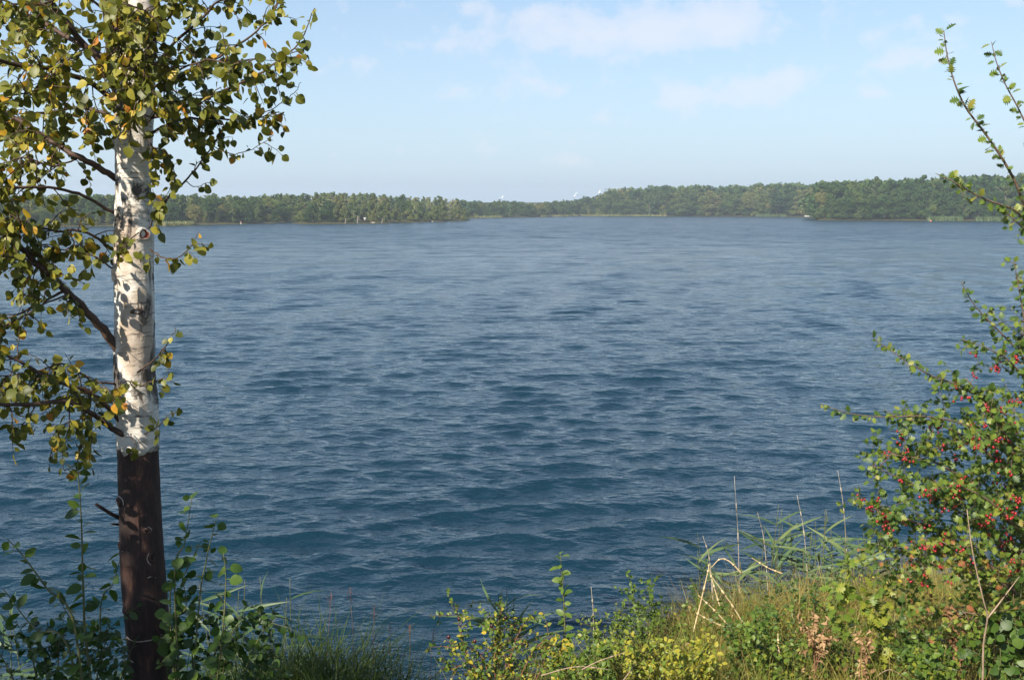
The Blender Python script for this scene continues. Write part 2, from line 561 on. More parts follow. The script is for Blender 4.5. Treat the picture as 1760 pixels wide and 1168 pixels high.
class Plant:
    """a thing made of stems that carry leaves; the largest leaves in view are parts, the rest one foliage part"""

    def __init__(s, name, base, label, cat, group=None, maxleaf=300, leaf_name='leaf'):
        s.base = np.asarray(base, float)
        s.root = empty(name, s.base, label, cat, group)
        s.stems, s.leaves, s.maxleaf, s.leaf_name = [], [], maxleaf, leaf_name

    def stem(s, name='stem', mat='green_stem'):
        mb = MB()
        s.stems.append((name, mat, mb))
        return len(s.stems) - 1

    def tube(s, si, pts, rad, k=5, wob=0.0):
        s.stems[si][2].tube(pts, rad, k, wob)

    def leaf(s, si, pos, axis, nrm, size, tint, temp, mat):
        s.leaves.append((si, pos, axis, nrm, size, tint, temp, mat))

    def done(s):
        so = []
        for name, mat, mb in s.stems:
            so.append(obj(name, mb.mesh(name, M[mat], True, s.base), s.root))
        s.stem_objs = so
        if not s.leaves:
            return s.root
        pos = np.array([l[1] for l in s.leaves])
        ax = np.array([l[2] for l in s.leaves])
        nr = np.array([l[3] for l in s.leaves])
        sz = np.array([l[4] for l in s.leaves])
        R = frames(ax, nr)
        px, py, d = project(pos + ax * (sz * .5)[:, None])
        vis = (px > 0) & (px < 1760) & (py > 0) & (py < 1168) & (d > 0)
        facing = np.abs(np.einsum('ni,ni->n', R[:, :, 2], (pos - CAM) / np.linalg.norm(pos - CAM, axis=1)[:, None]))
        score = np.where(vis, sz / d * (0.35 + facing), -1)
        order = np.argsort(-score)
        keep = set(int(i) for i in order[:s.maxleaf] if score[i] > 0)
        for i in sorted(keep):
            si, p, a, n, z, ti, te, ma = s.leaves[i]
            o = bpy.data.objects.new(s.leaf_name, leaf_data(te, ma, ti))
            COL.objects.link(o)
            o.parent = so[si]
            o.location = p - s.base
            o.rotation_mode = 'QUATERNION'
            from mathutils import Matrix
            o.rotation_quaternion = Matrix(R[i].tolist()).to_quaternion()
            o.scale = (z, z, z)
        rest = [i for i in range(len(s.leaves)) if i not in keep]
        groups = {}
        for i in rest:
            groups.setdefault((s.leaves[i][6], s.leaves[i][7]), []).append(i)
        if rest:
            VV, QQ, TT, MI, mats, n0 = [], [], [], [], [], 0
            for (te, ma), ids in groups.items():
                V, q = T[te]
                ids = np.array(ids)
                v = np.einsum('nij,kj->nki', R[ids], V) * sz[ids][:, None, None] + (pos[ids] - s.base)[:, None, :]
                VV.append(v.reshape(-1, 3))
                QQ.append((q[None] + (np.arange(len(ids)) * len(V))[:, None, None]).reshape(-1, 4) + n0)
                TT.append(np.repeat([s.leaves[i][5] for i in ids], len(q)))
                if M[ma] not in mats:
                    mats.append(M[ma])
                MI.append(np.full(len(ids) * len(q), mats.index(M[ma])))
                n0 += len(ids) * len(V)
            o = obj('foliage', np_mesh('foliage', np.concatenate(VV), np.concatenate(QQ), mats, True, np.concatenate(TT), np.concatenate(MI)), s.root)
            tag(o, kind='stuff')
        return s.root


def unit(v):
    return v / (np.linalg.norm(v) + 1e-9)


def grow_twigs(pl, si, path, n, L, spec, trange=(.2, 1), droop=.35, spread=1.0, r=.0022, tipleaf=True, bias=(0, 0, 0), sub=0, k=4):
    """side twigs with alternate leaves along a branch path. spec = dict(temp, mat, size, step, tint())"""
    path = np.asarray(path)
    m = len(path)
    for _ in range(n):
        u = random.uniform(*trange) * (m - 1)
        i = min(int(u), m - 2)
        p0 = path[i] + (path[i + 1] - path[i]) * (u - i)
        d = unit(path[i + 1] - path[i])
        dv = unit(d * random.uniform(.1, .9) + rng.normal(size=3) * .75 * spread + np.array(bias))
        ln = random.uniform(*L)
        pts = [p0]
        ns = 5
        for j in range(ns):
            dv = unit(dv + np.array([0, 0, -droop * .28]) + rng.normal(size=3) * .16)
            pts.append(pts[-1] + dv * ln / ns)
        pts = np.array(pts)
        pl.tube(si, pts, np.linspace(r, r * .35, len(pts)), k)
        leaves_along(pl, si, pts, spec, start=.15)
        if sub:
            grow_twigs(pl, si, pts, sub, (L[0] * .45, L[1] * .5), spec, (.25, .95), droop, spread, r * .6, k=3)


def leaves_along(pl, si, pts, spec, start=0.0, end=1.0):
    seg = np.linalg.norm(np.diff(pts, axis=0), axis=1)
    tot = seg.sum()
    cum = np.concatenate([[0], np.cumsum(seg)])
    s = tot * start + random.uniform(0, spec['step'])
    side = random.choice((-1, 1))
    hang = spec.get('hang', .7)
    while s < tot * end + 1e-6:
        i = min(np.searchsorted(cum, s, 'right') - 1, len(seg) - 1)
        p = pts[i] + (pts[i + 1] - pts[i]) * ((s - cum[i]) / (seg[i] + 1e-9))
        d = unit(pts[i + 1] - pts[i])
        sd = unit(np.cross(d, rng.normal(size=3)))
        ax = unit(d * .35 + sd * side * .8 + np.array([0, 0, -hang]) + rng.normal(size=3) * .35)
        nr = unit(np.array(spec.get('nrm', (-.25, -.45, .75))) + rng.normal(size=3) * spec.get('scat', .65))
        z = spec['size'] * random.uniform(.55, 1.2)
        pet = spec.get('pet', .3)
        pl.leaf(si, p + ax * z * pet, ax, nr, z, spec['tint'](p), spec['temp'], spec['mat'])
        side = -side
        s += spec['step'] * random.uniform(.6, 1.4)


# ------------------------------------------------------------------ terrain
def shore_near(x):
    x = np.asarray(x, float)
    return 7.15 + 1.75 / (1 + np.exp(-(x - 1.15) * 3.2)) + .12 * np.sin(x * 2.3) + .08 * np.sin(x * 5.1 + 1)


SH_PX = np.array([-2500, -600, 0, 300, 480, 510, 560, 700, 815, 930, 1000, 1200, 1390, 1399, 1406, 1760, 2400, 4000.])
SH_DP = np.array([44, 38, 33, 30, 25.5, 24, 21, 19, 17, 15, 13.5, 14, 15, 15.2, 20.6, 22.3, 25, 30.])
IS_PX = np.array([503, 520, 650, 780, 809.])
IS_DP = np.array([26.0, 27.2, 26, 22.6, 21.0])
FX, FP = 1779.0, 1794.0 * 3.6


def shore_far(px):
    return FP / np.interp(px, SH_PX, SH_DP)


def height(x, y):
    x, y = np.asarray(x, float), np.asarray(y, float)
    s = shore_near(x) - y
    zn = np.where(s > 0, 2.2 * (1 - np.exp(-np.maximum(s, 0) / 4.5)), np.maximum(s * .3, -2.4))
    ys = np.maximum(y, 1.0)
    px = 880 + FX * x / ys
    sf = y - shore_far(px)
    zf = np.where(sf > 0, np.minimum(sf * .12, .5) + .02 * np.clip(sf - 15, 0, 400), np.maximum(sf * .1, -2.4))
    d0 = FP / np.interp(px, IS_PX, IS_DP)
    inside = np.minimum(np.minimum(y - d0, d0 + 26 - y), np.minimum((px - 503) * .13, (809 - px) * .15))
    zi = np.where(inside > 0, np.minimum(inside * .14, .5), np.maximum(inside * .12, -2.4))
    z = np.where(y > 60, np.maximum(zf, zi), zn)
    return np.where((y > 60), z, zn)


def build_ground():
    th = np.concatenate([np.arange(-180, -46, 4.0), np.arange(-46, 46.01, .25), np.arange(50, 180.1, 4.0)])
    th = np.radians(th)
    r = [.25]
    while r[-1] < 14:
        r.append(r[-1] * 1.028 + .01)
    while r[-1] < 170:
        r.append(r[-1] * 1.09)
    r += list(np.arange(r[-1] + 3, 620, 3.0))
    while r[-1] < 980:
        r.append(r[-1] * 1.12)
    r = np.array(r)
    RR, TH = np.meshgrid(r, th, indexing='ij')
    X, Y = RR * np.sin(TH), RR * np.cos(TH)
    Z = height(X, Y)
    near = np.clip(1 - RR / 14, 0, 1)
    Z = Z + near * .03 * (np.sin(X * 7.1 + Y * 3) + np.sin(Y * 8.7 - X * 2.2)) * (Z > -.2)
    V = np.stack([X, Y, Z], -1).reshape(-1, 3)
    nr, nt = RR.shape
    i, j = np.meshgrid(np.arange(nr - 1), np.arange(nt - 1), indexing='ij')
    a = (i * nt + j).ravel()
    Q = np.stack([a, a + 1, a + nt + 1, a + nt], -1)[:, ::-1]
    o = obj('ground', np_mesh('ground', V, Q, M['ground']))
    tag(o, 'lake bed, bank and far shore under the plants', kind='structure')


def build_water():
    ny, nx = 1150, 600
    y = 5.2 * (650 / 5.2) ** np.linspace(0, 1, ny)
    u = np.linspace(-.76, .76, nx)
    Y, U = np.meshgrid(y, u, indexing='ij')
    X = Y * U + (Y < 0)
    cell = np.maximum(np.gradient(y)[:, None] * np.ones_like(U), Y * (u[1] - u[0]))
    Z = np.zeros_like(X)
    DX = np.zeros_like(X)
    DY = np.zeros_like(X)
    r = np.random.default_rng(21)
    nw = 150
    main = math.radians(100)          # direction the waves travel (towards the camera side, slightly oblique)
    # slow modulation, so that wave groups come and go
    grp = 1 + .16 * np.sin(X * .31 + Y * .17 + 1) * np.sin(Y * .23 - X * .11) + .18 * np.sin(X * .9 - Y * .45 + 2)
    for k in range(nw):
        lam = 0.15 * (1.25 / 0.15) ** r.random()
        a = main + r.normal() * (.27 + .36 * (lam < .6))
        kk = 2 * math.pi / lam
        amp = .0028 * lam ** .95 * r.uniform(.5, 1.4)
        ph = r.random() * 6.283
        att = np.clip((lam / cell - 2.2) / 2.5, 0, 1)
        arg = kk * (X * math.cos(a) + Y * math.sin(a)) + ph
        s, c = np.sin(arg), np.cos(arg)
        Z += amp * s * att
        DX += amp * 1.1 * c * math.cos(a) * att
        DY += amp * 1.1 * c * math.sin(a) * att
    sh = np.clip((Y - shore_near(X) + .6) / 3.0, .12, 1)
    V = np.stack([X + DX * grp * sh, Y + DY * grp * sh, Z * grp * sh], -1).reshape(-1, 3)
    i, j = np.meshgrid(np.arange(ny - 1), np.arange(nx - 1), indexing='ij')
    a = (i * nx + j).ravel()
    Q = np.stack([a, a + 1, a + nx + 1, a + nx], -1)
    o = obj('lake_water', np_mesh('lake_water', V, Q, M['lake_water']))
    tag(o, 'wind-rippled blue lake water', kind='structure')


build_ground()
build_water()


# ------------------------------------------------------------------ far trees
def crown_arrays(kind, seed, n):
    r = np.random.default_rng(seed)
    if kind == 'round':
        nl, w, zlo = 24, .36, .06
    elif kind == 'slim':
        nl, w, zlo = 20, .19, .06
    elif kind == 'cone':
        nl, w, zlo = 16, .24, .12
    else:                                    # bush
        nl, w, zlo = 12, .62, .0
    C, S = [], []
    for i in range(nl):
        z = zlo + (1 - zlo) * (i + r.random()) / nl
        f = z if kind != 'bush' else z
        if kind == 'round':
            rad = w * math.sqrt(max(0, 1 - ((f - .45) / .58) ** 2))
        elif kind == 'slim':
            rad = w * (1 - .75 * max(0, (f - .45) / .55)) * (.75 + .5 * r.random())
        elif kind == 'cone':
            rad = w * (1.08 - f)
        else:
            rad = w * math.sqrt(max(0, 1 - f ** 2))
        an = r.random() * 6.283
        q = rad * r.uniform(.25, .85)
        C.append([q * math.cos(an), q * math.sin(an), z * .93])
        S.append(max(.045, rad * r.uniform(.28, .60)))
    C, S = np.array(C), np.array(S)
    lid = r.choice(nl, n, p=S ** 1.6 / (S ** 1.6).sum())
    dr = r.normal(size=(n, 3))
    dr[:, 2] += .25
    dr /= np.linalg.norm(dr, axis=1)[:, None]
    sq = np.array([1, 1, .62 if kind != 'slim' else 1.0])
    pos = C[lid] + dr * (S[lid] * r.uniform(.55, 1.08, n) ** .6)[:, None] * sq
    pos[:, 2] = np.maximum(pos[:, 2], .015)
    nr = dr + r.normal(size=(n, 3)) * .55
    ax = r.normal(size=(n, 3)) + np.array([0, 0, -.3])
    R = frames(ax, nr)
    lt = r.normal(size=nl) * .07
    tint = lt[lid] + r.normal(size=n) * .06
    return pos, R, tint


def crown_mesh(kind, seed, n, leafsize, tint0):
    pos, R, tint = crown_arrays(kind, seed, n)
    q = np.array([[-.5, -.2, 0], [.1, -.6, .1], [.55, .1, 0], [0, .6, .1]])
    r = np.random.default_rng(seed + 99)
    sz = leafsize * r.uniform(.6, 1.4, n)
    V = np.einsum('nij,kj->nki', R, q) * sz[:, None, None] + pos[:, None, :]
    Q = np.arange(n * 4).reshape(-1, 4)
    return V.reshape(-1, 3), Q, np.clip(tint0 + tint, 0, 1)


def trunk_mesh(kind, seed, mat):
    r = np.random.default_rng(seed)
    mb = MB()
    lean = r.normal(size=2) * .03
    pts = np.array([[lean[0] * z, lean[1] * z, z] for z in (-.03, .15, .4, .65, .9)])
    mb.tube(pts, [.020, .017, .013, .008, .003], 6)
    for i in range(5):
        z = r.uniform(.2, .7)
        an = r.random() * 6.28
        L = r.uniform(.1, .22)
        mb.tube([[lean[0] * z, lean[1] * z, z], [math.cos(an) * L * .6, math.sin(an) * L * .6, z + L * .5],
                 [math.cos(an) * L, math.sin(an) * L, z + L * 1.0]], [.008, .005, .002], 4)
    return mb.mesh('trunk', mat)


KINDS = {  # kind: (crown shape, tint, trunk material, name)
    'alder': ('round', .16, 'far_bark'), 'oak': ('round', .34, 'far_bark'), 'birch': ('slim', .56, 'pale_bark'),
    'willow': ('bush', .60, 'far_bark'), 'pine': ('cone', .10, 'far_bark'), 'autumn': ('round', .70, 'far_bark'),
    'poplar': ('slim', .38, 'pale_bark')}
PROTO = {}
for ki, (kn, (shape, ti, bk)) in enumerate(KINDS.items()):
    for v in range(3):
        V_, Q_, T_ = crown_mesh(shape, 100 + ki * 10 + v, 3800 if shape != 'bush' else 2200, .029 if shape != 'bush' else .05, ti)
        PROTO[kn, v] = (np_mesh('crown', V_, Q_, M['far_leaf'], False, T_), trunk_mesh(shape, 300 + ki * 10 + v, M[bk]))

SKY_PX = np.array([-400, 0, 100, 300, 450, 560, 620, 700, 760, 808, 840, 870, 885, 905, 930, 970, 1030, 1046, 1100, 1190, 1300, 1400, 1500, 1600, 1700, 1760, 2200])
SKY_PY = np.array([334, 335, 332, 333, 334, 330, 331, 336, 338, 344, 345, 343, 345, 348, 348, 342, 336, 322, 321, 317, 315, 312, 307, 304, 300, 298, 292.])


def ztop(px, d):
    return 3.6 + (358 - np.interp(px, SKY_PX, SKY_PY)) / F * d


ZONES = [  # px range, zone name, where-phrase, kinds with weights
    (-260, 503, 'the wooded shore behind the white birch trunk', dict(alder=.28, birch=.3, oak=.15, willow=.12, autumn=.06, pine=.05, poplar=.1)),
    (503, 809, 'the low wooded spit in the lake', dict(birch=.50, alder=.12, poplar=.14, autumn=.12, willow=.12)),
    (809, 1402, 'the far shore beyond the open water', dict(alder=.34, oak=.2, birch=.18, willow=.08, autumn=.07, pine=.05, poplar=.08)),
    (1402, 2050, 'the wooded point behind the red-berried bush', dict(alder=.56, oak=.20, poplar=.12, birch=.04, autumn=.03, pine=.05))]
LOOK = {'alder': ('alder_tree', 'dark green dense-crowned tree on '), 'oak': ('oak_tree', 'mid green broad-crowned tree on '),
        'birch': ('slender_birch', 'slender olive-green birch on '), 'willow': ('willow_bush', 'spreading pale willow bush on '),
        'pine': ('pine_tree', 'pointed dark pine on '), 'autumn': ('autumn_tree', 'tree with browning yellow crown on '),
        'poplar': ('poplar_tree', 'narrow green poplar on ')}
ntree = 0


def far_tree(kn, px, d, h, zone, wsc=1.0, size=''):
    global ntree
    x = (px - 880) / FX * d
    z = float(height(x, d))
    nm, lb = LOOK[kn]
    plural = lb.replace(' on ', '').replace('birch', 'birche').replace('bush', 'bushe').strip() + 's'
    root = empty(nm, (x, d, max(z, .02) - .05), size + lb + zone, 'bush' if kn == 'willow' else 'tree', size + plural + ' on ' + zone)
    rz = random.uniform(0, 6.28)
    cm, tm = PROTO[kn, random.randrange(3)]
    for nme, me in (('trunk', tm), ('crown', cm)):
        o = obj(nme, me, root)
        o.rotation_euler = (0, 0, rz)
        o.scale = (h * wsc, h * wsc, h)
    ntree += 1


def zone_of(px):
    for a, b, w, ks in ZONES:
        if a <= px < b:
            return w, ks
    return ZONES[-1][2], ZONES[-1][3]


def pick(ks, drop=()):
    k = [a for a in ks if a not in drop]
    return random.choices(k, [ks[a] for a in k])[0]


def front_d(px):
    return FP / np.interp(px, IS_PX, IS_DP) if 503 <= px < 809 else float(shore_far(px))


for row, (step, off, lo, hi) in enumerate(((13.5, 1.5, .34, .86), (18.5, 6, .60, 1.0), (27, 11, .86, 1.10))):
    px = -70.0
    while px < 1860:
        d = front_d(px) + off + random.uniform(0, 3.5)
        if row == 2 and 503 <= px < 809:
            d = front_d(px) + 14 + random.uniform(0, 5)
        z, ks = zone_of(px)
        kn = pick(ks, ('willow', 'autumn') if row == 2 else ('pine',) if row == 0 else ())
        top = ztop(px, d)
        g = float(height((px - 880) / FX * d, d))
        f = random.uniform(lo, hi)
        h = (top - g) * f
        if kn == 'willow':
            h *= .5
        wide = 1.0 if kn != 'birch' else 1.15
        far_tree(kn, px, d, h, z, wide * random.uniform(.75, 1.3) * (1.25 if 809 < px < 1402 else 1.0),
                 '' if kn == 'willow' else 'low ' if f < .62 else 'mid-height ' if f < .88 else 'tall ')
        px += step * random.uniform(.65, 1.35) * (1.0 if 809 < px < 1402 else 1.1)

# the wood behind the edge trees: one mass
VV, QQ, TT, n0 = [], [], [], 0
CR = {k: crown_mesh(KINDS[k][0], 500 + i, 400, .080, KINDS[k][1]) for i, k in enumerate(KINDS)}
px = -420.0
while px < 2250:
    for k in range(5):
        d = float(shore_far(px)) + 14 + k * 11 + random.uniform(0, 9)
        if px < 820 and random.random() < .12:
            d += 40
        x = (px + random.uniform(-8, 8) - 880) / FX * d
        g = float(height(x, d))
        h = (ztop(px, d) - g) * random.uniform(.86, 1.03)
        if h < 3:
            continue
        w, ks = zone_of(px)
        V_, Q_, T_ = CR[pick(ks, ('willow',))]
        an = random.uniform(0, 6.28)
        ca, sa = math.cos(an), math.sin(an)
        s = h * random.uniform(.9, 1.25)
        v = np.stack([(V_[:, 0] * ca - V_[:, 1] * sa) * s + x, (V_[:, 0] * sa + V_[:, 1] * ca) * s + d, V_[:, 2] * h + g], -1)
        VV.append(v)
        QQ.append(Q_ + n0)
        TT.append(np.clip(T_ + random.gauss(0, .05), 0, 1))
        n0 += len(v)
    px += random.uniform(11, 19)
o = obj('far_woodland', np_mesh('far_woodland', np.concatenate(VV), np.concatenate(QQ), M['far_leaf'], False, np.concatenate(TT)))
tag(o, 'mixed green wood rising behind the edge trees round the lake', 'woodland', kind='stuff')


# ------------------------------------------------------------------ far shore details
def blades_mesh(name, X, Y, Z, H, Wd, tint, mat, lean=.18, seed=3, nseg=3, bend=.4, off=(0, 0, 0)):
    r = np.random.default_rng(seed)
    n = len(X)
    an = r.uniform(0, 6.283, n)
    side = np.stack([np.cos(an), np.sin(an), np.zeros(n)], -1)
    ln = r.normal(size=(n, 2)) * lean
    bd = r.normal(size=(n, 2)) * bend
    base = np.stack([X, Y, Z], -1) - np.asarray(off)
    V = np.zeros((n, nseg * 2 + 1, 3))
    for s in range(nseg + 1):
        t_ = s / nseg
        c = base + np.stack([ln[:, 0] * t_ * H + bd[:, 0] * t_ * t_ * H, ln[:, 1] * t_ * H + bd[:, 1] * t_ * t_ * H,
                             H * (t_ - .22 * t_ * t_ * (np.abs(bd).sum(1)))], -1)
        w = (Wd * (1 - t_) ** .6 * .5)[:, None] * side
        if s < nseg:
            V[:, 2 * s] = c - w
            V[:, 2 * s + 1] = c + w
        else:
            V[:, 2 * s] = c
    b = (np.arange(n) * (nseg * 2 + 1))[:, None]
    Q = np.concatenate([b + np.array([2 * s, 2 * s + 1, 2 * s + 3, 2 * s + 2]) for s in range(nseg - 1)])
    Tn = b + np.array([2 * nseg - 2, 2 * nseg - 1, 2 * nseg])
    return np_mesh(name, V.reshape(-1, 3), [Q, Tn], mat, True, np.concatenate([np.tile(tint, nseg - 1), tint]))


for p0, p1, lb in ((930, 1040, 'yellowish reed strip along the far shore in front of the low gap in the trees'),
                   (1040, 1145, 'long pale reed strip along the far shore below the tallest far trees'),
                   (818, 862, 'pale reed strip on the far shore beside the spit'),
                   (1300, 1352, 'green reed strip on the far shore next to the white boat'),
                   (1594, 1655, 'tall green reed patch at the wooded point beside the orange buoy'),
                   (1678, 1740, 'tall reed patch at the wooded point behind the hawthorn twigs'),
                   (205, 330, 'green reed strip at the far shore behind the birch trunk')):
    n = int((p1 - p0) * 14)
    pxs = rng.uniform(p0, p1, n)
    d = np.array([front_d(p) for p in pxs]) + rng.uniform(-2.5, 1.5, n)
    Hh = rng.uniform(1.1, 1.9, n) * (.7 if p0 < 1200 else 1.0)
    X = (pxs - 880) / FX * d
    c0 = (X.mean(), d.mean(), -.1)
    me = blades_mesh('reeds', X, d, np.full(n, -.1), Hh, np.full(n, .18), np.clip(rng.normal(.80 if p0 < 1200 else .56, .1, n), 0, 1),
                     M['reed_leaf'], .06, 5, off=c0)
    o = obj('reed_bed', me, loc=c0)
    tag(o, lb, 'reeds', kind='stuff')

# leaning dead trunk at the spit
c = P(742, 382, front_d(742) - .5)
t = empty('fallen_trunk', (c[0], c[1], 0), 'bare pale dead trunk leaning into the water from the wooded spit', 'log')
mb = MB()
d = front_d(742)
a, b = P(746, 381.5, d - 1.0), P(728, 371, d + 3)
mb.tube(spline([a + [0, 0, -.3], (a + b) / 2 + [0, 0, .06], b], 8), np.linspace(.17, .08, 8), 7, .05)
obj('trunk', mb.mesh('trunk', M['pale_bark'], True, t.location), t)
mb = MB()
m_ = a * .35 + b * .65
mb.tube([m_, m_ + [.5, 0, .6], m_ + [.7, .1, 1.2]], [.05, .035, .012], 5)
obj('branch_stub', mb.mesh('branch_stub', M['pale_bark'], True, t.location), t)

# pale bare trunks standing at the spit's edge
for px, py0, py1, w, lb in ((593, 386, 376, .16, 'short pale bare trunk at the spit, left-hand end of the white box'),
                            (614, 386, 371, .15, 'tall pale bare trunk standing at the spit beside the white box'),
                            (656, 384, 375, .15, 'pale bare trunk at the spit beside the sandy landing')):
    d = front_d(px) + .2
    a, b = P(px, py0, d), P(px + 1, py1, d)
    a[2] = -.2
    t = empty('bare_trunk', (a[0], a[1], 0), lb, 'trunk')
    mb = MB()
    mb.tube(spline([a, (a + b) / 2 + [.06, 0, 0], b], 6), np.linspace(w, w * .6, 6), 7, .06)
    obj('trunk', mb.mesh('trunk', M['pale_bark'], True, t.location), t)
    mb = MB()
    q = a * .3 + b * .7
    mb.tube([q, q + [.35, .0, .35], q + [.5, 0, .8]], [.06, .04, .015], 5)
    obj('branch_stub', mb.mesh('branch_stub', M['pale_bark'], True, t.location), t)

# white box on a post at the spit
d = front_d(627) + .3
b = P(627, 376.5, d)
t = empty('nest_box', (b[0], d, float(height(b[0], d))), 'small white box on a post at the edge of the spit', 'nest box')
mb = MB(); mb.tube([[b[0], d, -.1], [b[0], d, b[2] - .2]], .06, 6)
obj('post', mb.mesh('post', M['far_bark'], True, t.location), t)
mb = MB(); mb.box([b[0], d - .05, b[2]], (.17, .15, .16))
obj('box', mb.mesh('box', M['white_paint'], False, t.location), t)
mb = MB(); mb.add([[b[0] - .32, d - .33, b[2] + .20], [b[0] + .32, d - .33, b[2] + .20], [b[0] + .32, d + .25, b[2] + .32], [b[0] - .32, d + .25, b[2] + .32],
                   [b[0] - .32, d - .33, b[2] + .24], [b[0] + .32, d - .33, b[2] + .24], [b[0] + .32, d + .25, b[2] + .36], [b[0] - .32, d + .25, b[2] + .36]],
                  [[0, 3, 2, 1], [4, 5, 6, 7], [0, 1, 5, 4], [1, 2, 6, 5], [2, 3, 7, 6], [3, 0, 4, 7]])
obj('roof', mb.mesh('roof', M['white_paint'], False, t.location), t)

# sandy landing on the spit
px = np.linspace(632, 650, 10)
V, Q = [], []
for i, p in enumerate(px):
    d = front_d(p)
    for j, dd in enumerate((-.6, .6, 1.8, 3.0)):
        V.append([(p - 880) / FX * (d + dd), d + dd, (-.06, .12, .34, .42)[j] * math.sin(math.pi * (i + .4) / 9.8) - .03 + .02 * math.sin(i * 3 + j)])
for i in range(9):
    for j in range(3):
        a = i * 4 + j
        Q.append([a, a + 4, a + 5, a + 1])
o = obj('sand_patch', np_mesh('sand_patch', np.array(V), np.array(Q), M['sand']))
tag(o, 'small pale sandy landing at the edge of the spit', kind='structure')

# white-topped marker post near the left shore
d = front_d(414) - 1.5
b = P(414, 379, d)
t = empty('marker_post', (b[0], d, 0), 'white marker post standing in the water off the dark shore trees', 'post')
mb = MB(); mb.tube([[b[0], d, -.8], [b[0], d, .45]], .07, 8)
obj('post', mb.mesh('post', M['white_paint'], True, t.location), t)
mb = MB(); mb.tube([[b[0], d, .44], [b[0], d, .62], [b[0], d, .68]], [.09, .09, .03], 8)
obj('cap', mb.mesh('cap', M['orange_plastic'], True, t.location), t)

# boat
d = front_d(1392) - 3
b = P(1391, 372, d)
t = empty('rowing_boat', (b[0], d, 0), 'small white rowing boat lying by the reeds on the far shore', 'boat')
V, Q = [], []
ns = 11
for i in range(ns):
    u = -1 + 2 * i / (ns - 1)
    wd = .62 * (1 - abs(u) ** 2.6) + .02
    for s, zz in ((-1, .48), (-.75, .12), (0, -.08), (.75, .12), (1, .48), (.88, .48), (.6, .16), (0, .02), (-.6, .16), (-.88, .48)):
        V.append([u * 2.0, s * wd, zz + .12 * u * u])
for i in range(ns - 1):
    for j in range(10):
        Q.append([i * 10 + j, i * 10 + (j + 1) % 10, (i + 1) * 10 + (j + 1) % 10, (i + 1) * 10 + j])
obj('hull', np_mesh('hull', np.array(V), np.array(Q), M['white_paint']), t)
for u in (-.7, .5):
    mb = MB(); mb.box((u, 0, .32), (.13, .5, .02))
    obj('thwart', mb.mesh('thwart', M['pale_bark'], False), t)

# buoy
d = front_d(1600) - 14
b = P(1600, 381, d)
t = empty('buoy', (b[0], d, 0), 'small orange buoy floating off the wooded point', 'buoy')
mb = MB()
zz = np.linspace(-.2, .3, 9)
mb.tube([[0, 0, z] for z in zz], [.02] + [.26 * math.sqrt(max(.01, 1 - ((z - .05) / .25) ** 2)) for z in zz[1:-1]] + [.02], 12)
obj('float', mb.mesh('float', M['orange_plastic']), t)
mb = MB(); mb.tube([[0, 0, .28], [0, 0, .42]], .035, 8)
obj('ring', mb.mesh('ring', M['white_paint']), t)


# gulls
def gull(px, py, d, span, lift, roll, yaw, lb):
    p = P(px, py, d)
    V, Q = [], []
    ns = 12
    body = [(-.5, .01, 0), (-.42, .05, .0), (-.2, .085, 0), (.05, .10, 0), (.25, .085, .01), (.36, .06, .03), (.44, .055, .04), (.50, .03, .03), (.56, .006, .02)]
    k = 8
    for y, r, z in body:
        for j in range(k):
            an = 6.283 * j / k
            V.append([r * math.cos(an) * span * .7, y * span * .55, (r * math.sin(an) + z) * span * .7])
    for i in range(len(body) - 1):
        for j in range(k):
            Q.append([i * k + j, i * k + (j + 1) % k, (i + 1) * k + (j + 1) % k, (i + 1) * k + j])
    for s in (-1, 1):
        n0 = len(V)
        for t_ in np.linspace(0, 1, 7):
            x = s * t_ * span * .5
            z = span * .5 * (lift * math.sin(min(t_, .5) * math.pi) * .5 + lift * .5 * t_) + .02
            ch = span * (.16 - .13 * t_ ** 1.5)
            y = span * (.06 * math.sin(t_ * math.pi) - .10 * t_ * t_)
            for yy, zz in ((y + ch * .6, 0), (y + ch * .25, .02 * span * (1 - t_)), (y - ch * .5, 0), (y + ch * .25, -.008)):
                V.append([x, yy, z + zz])
        for i in range(6):
            for j in range(4):
                Q.append([n0 + i * 4 + j, n0 + i * 4 + (j + 1) % 4, n0 + (i + 1) * 4 + (j + 1) % 4, n0 + (i + 1) * 4 + j])
    me = np_mesh('gull', np.array(V), np.array(Q), M['feather'])
    o = obj('gull', me, loc=p)
    o.rotation_euler = (0, roll, yaw)
    tag(o, lb, 'bird', 'white gulls over the far trees')


gull(987.5, 337.5, 130, 1.15, 1.0, 0, .15, 'white gull with both wings raised in a V above the far trees')
gull(1030, 331, 150, .95, .5, 1.35, .6, 'white gull banking with its wings on edge beside the tall far trees')
gull(863, 340, 150, 1.1, .35, -.45, .3, 'white gull gliding with tilted wings above the round far tree')


# ------------------------------------------------------------------ the birch
DT = 4.2
PXM = DT / F * 1.0                     # metres per photograph pixel at the birch


def bpath(pts, n=None):
    w = [P(p[0], p[1], DT + (p[2] if len(p) > 2 else 0)) for p in pts]
    return spline(w, n or max(6, len(pts) * 4))


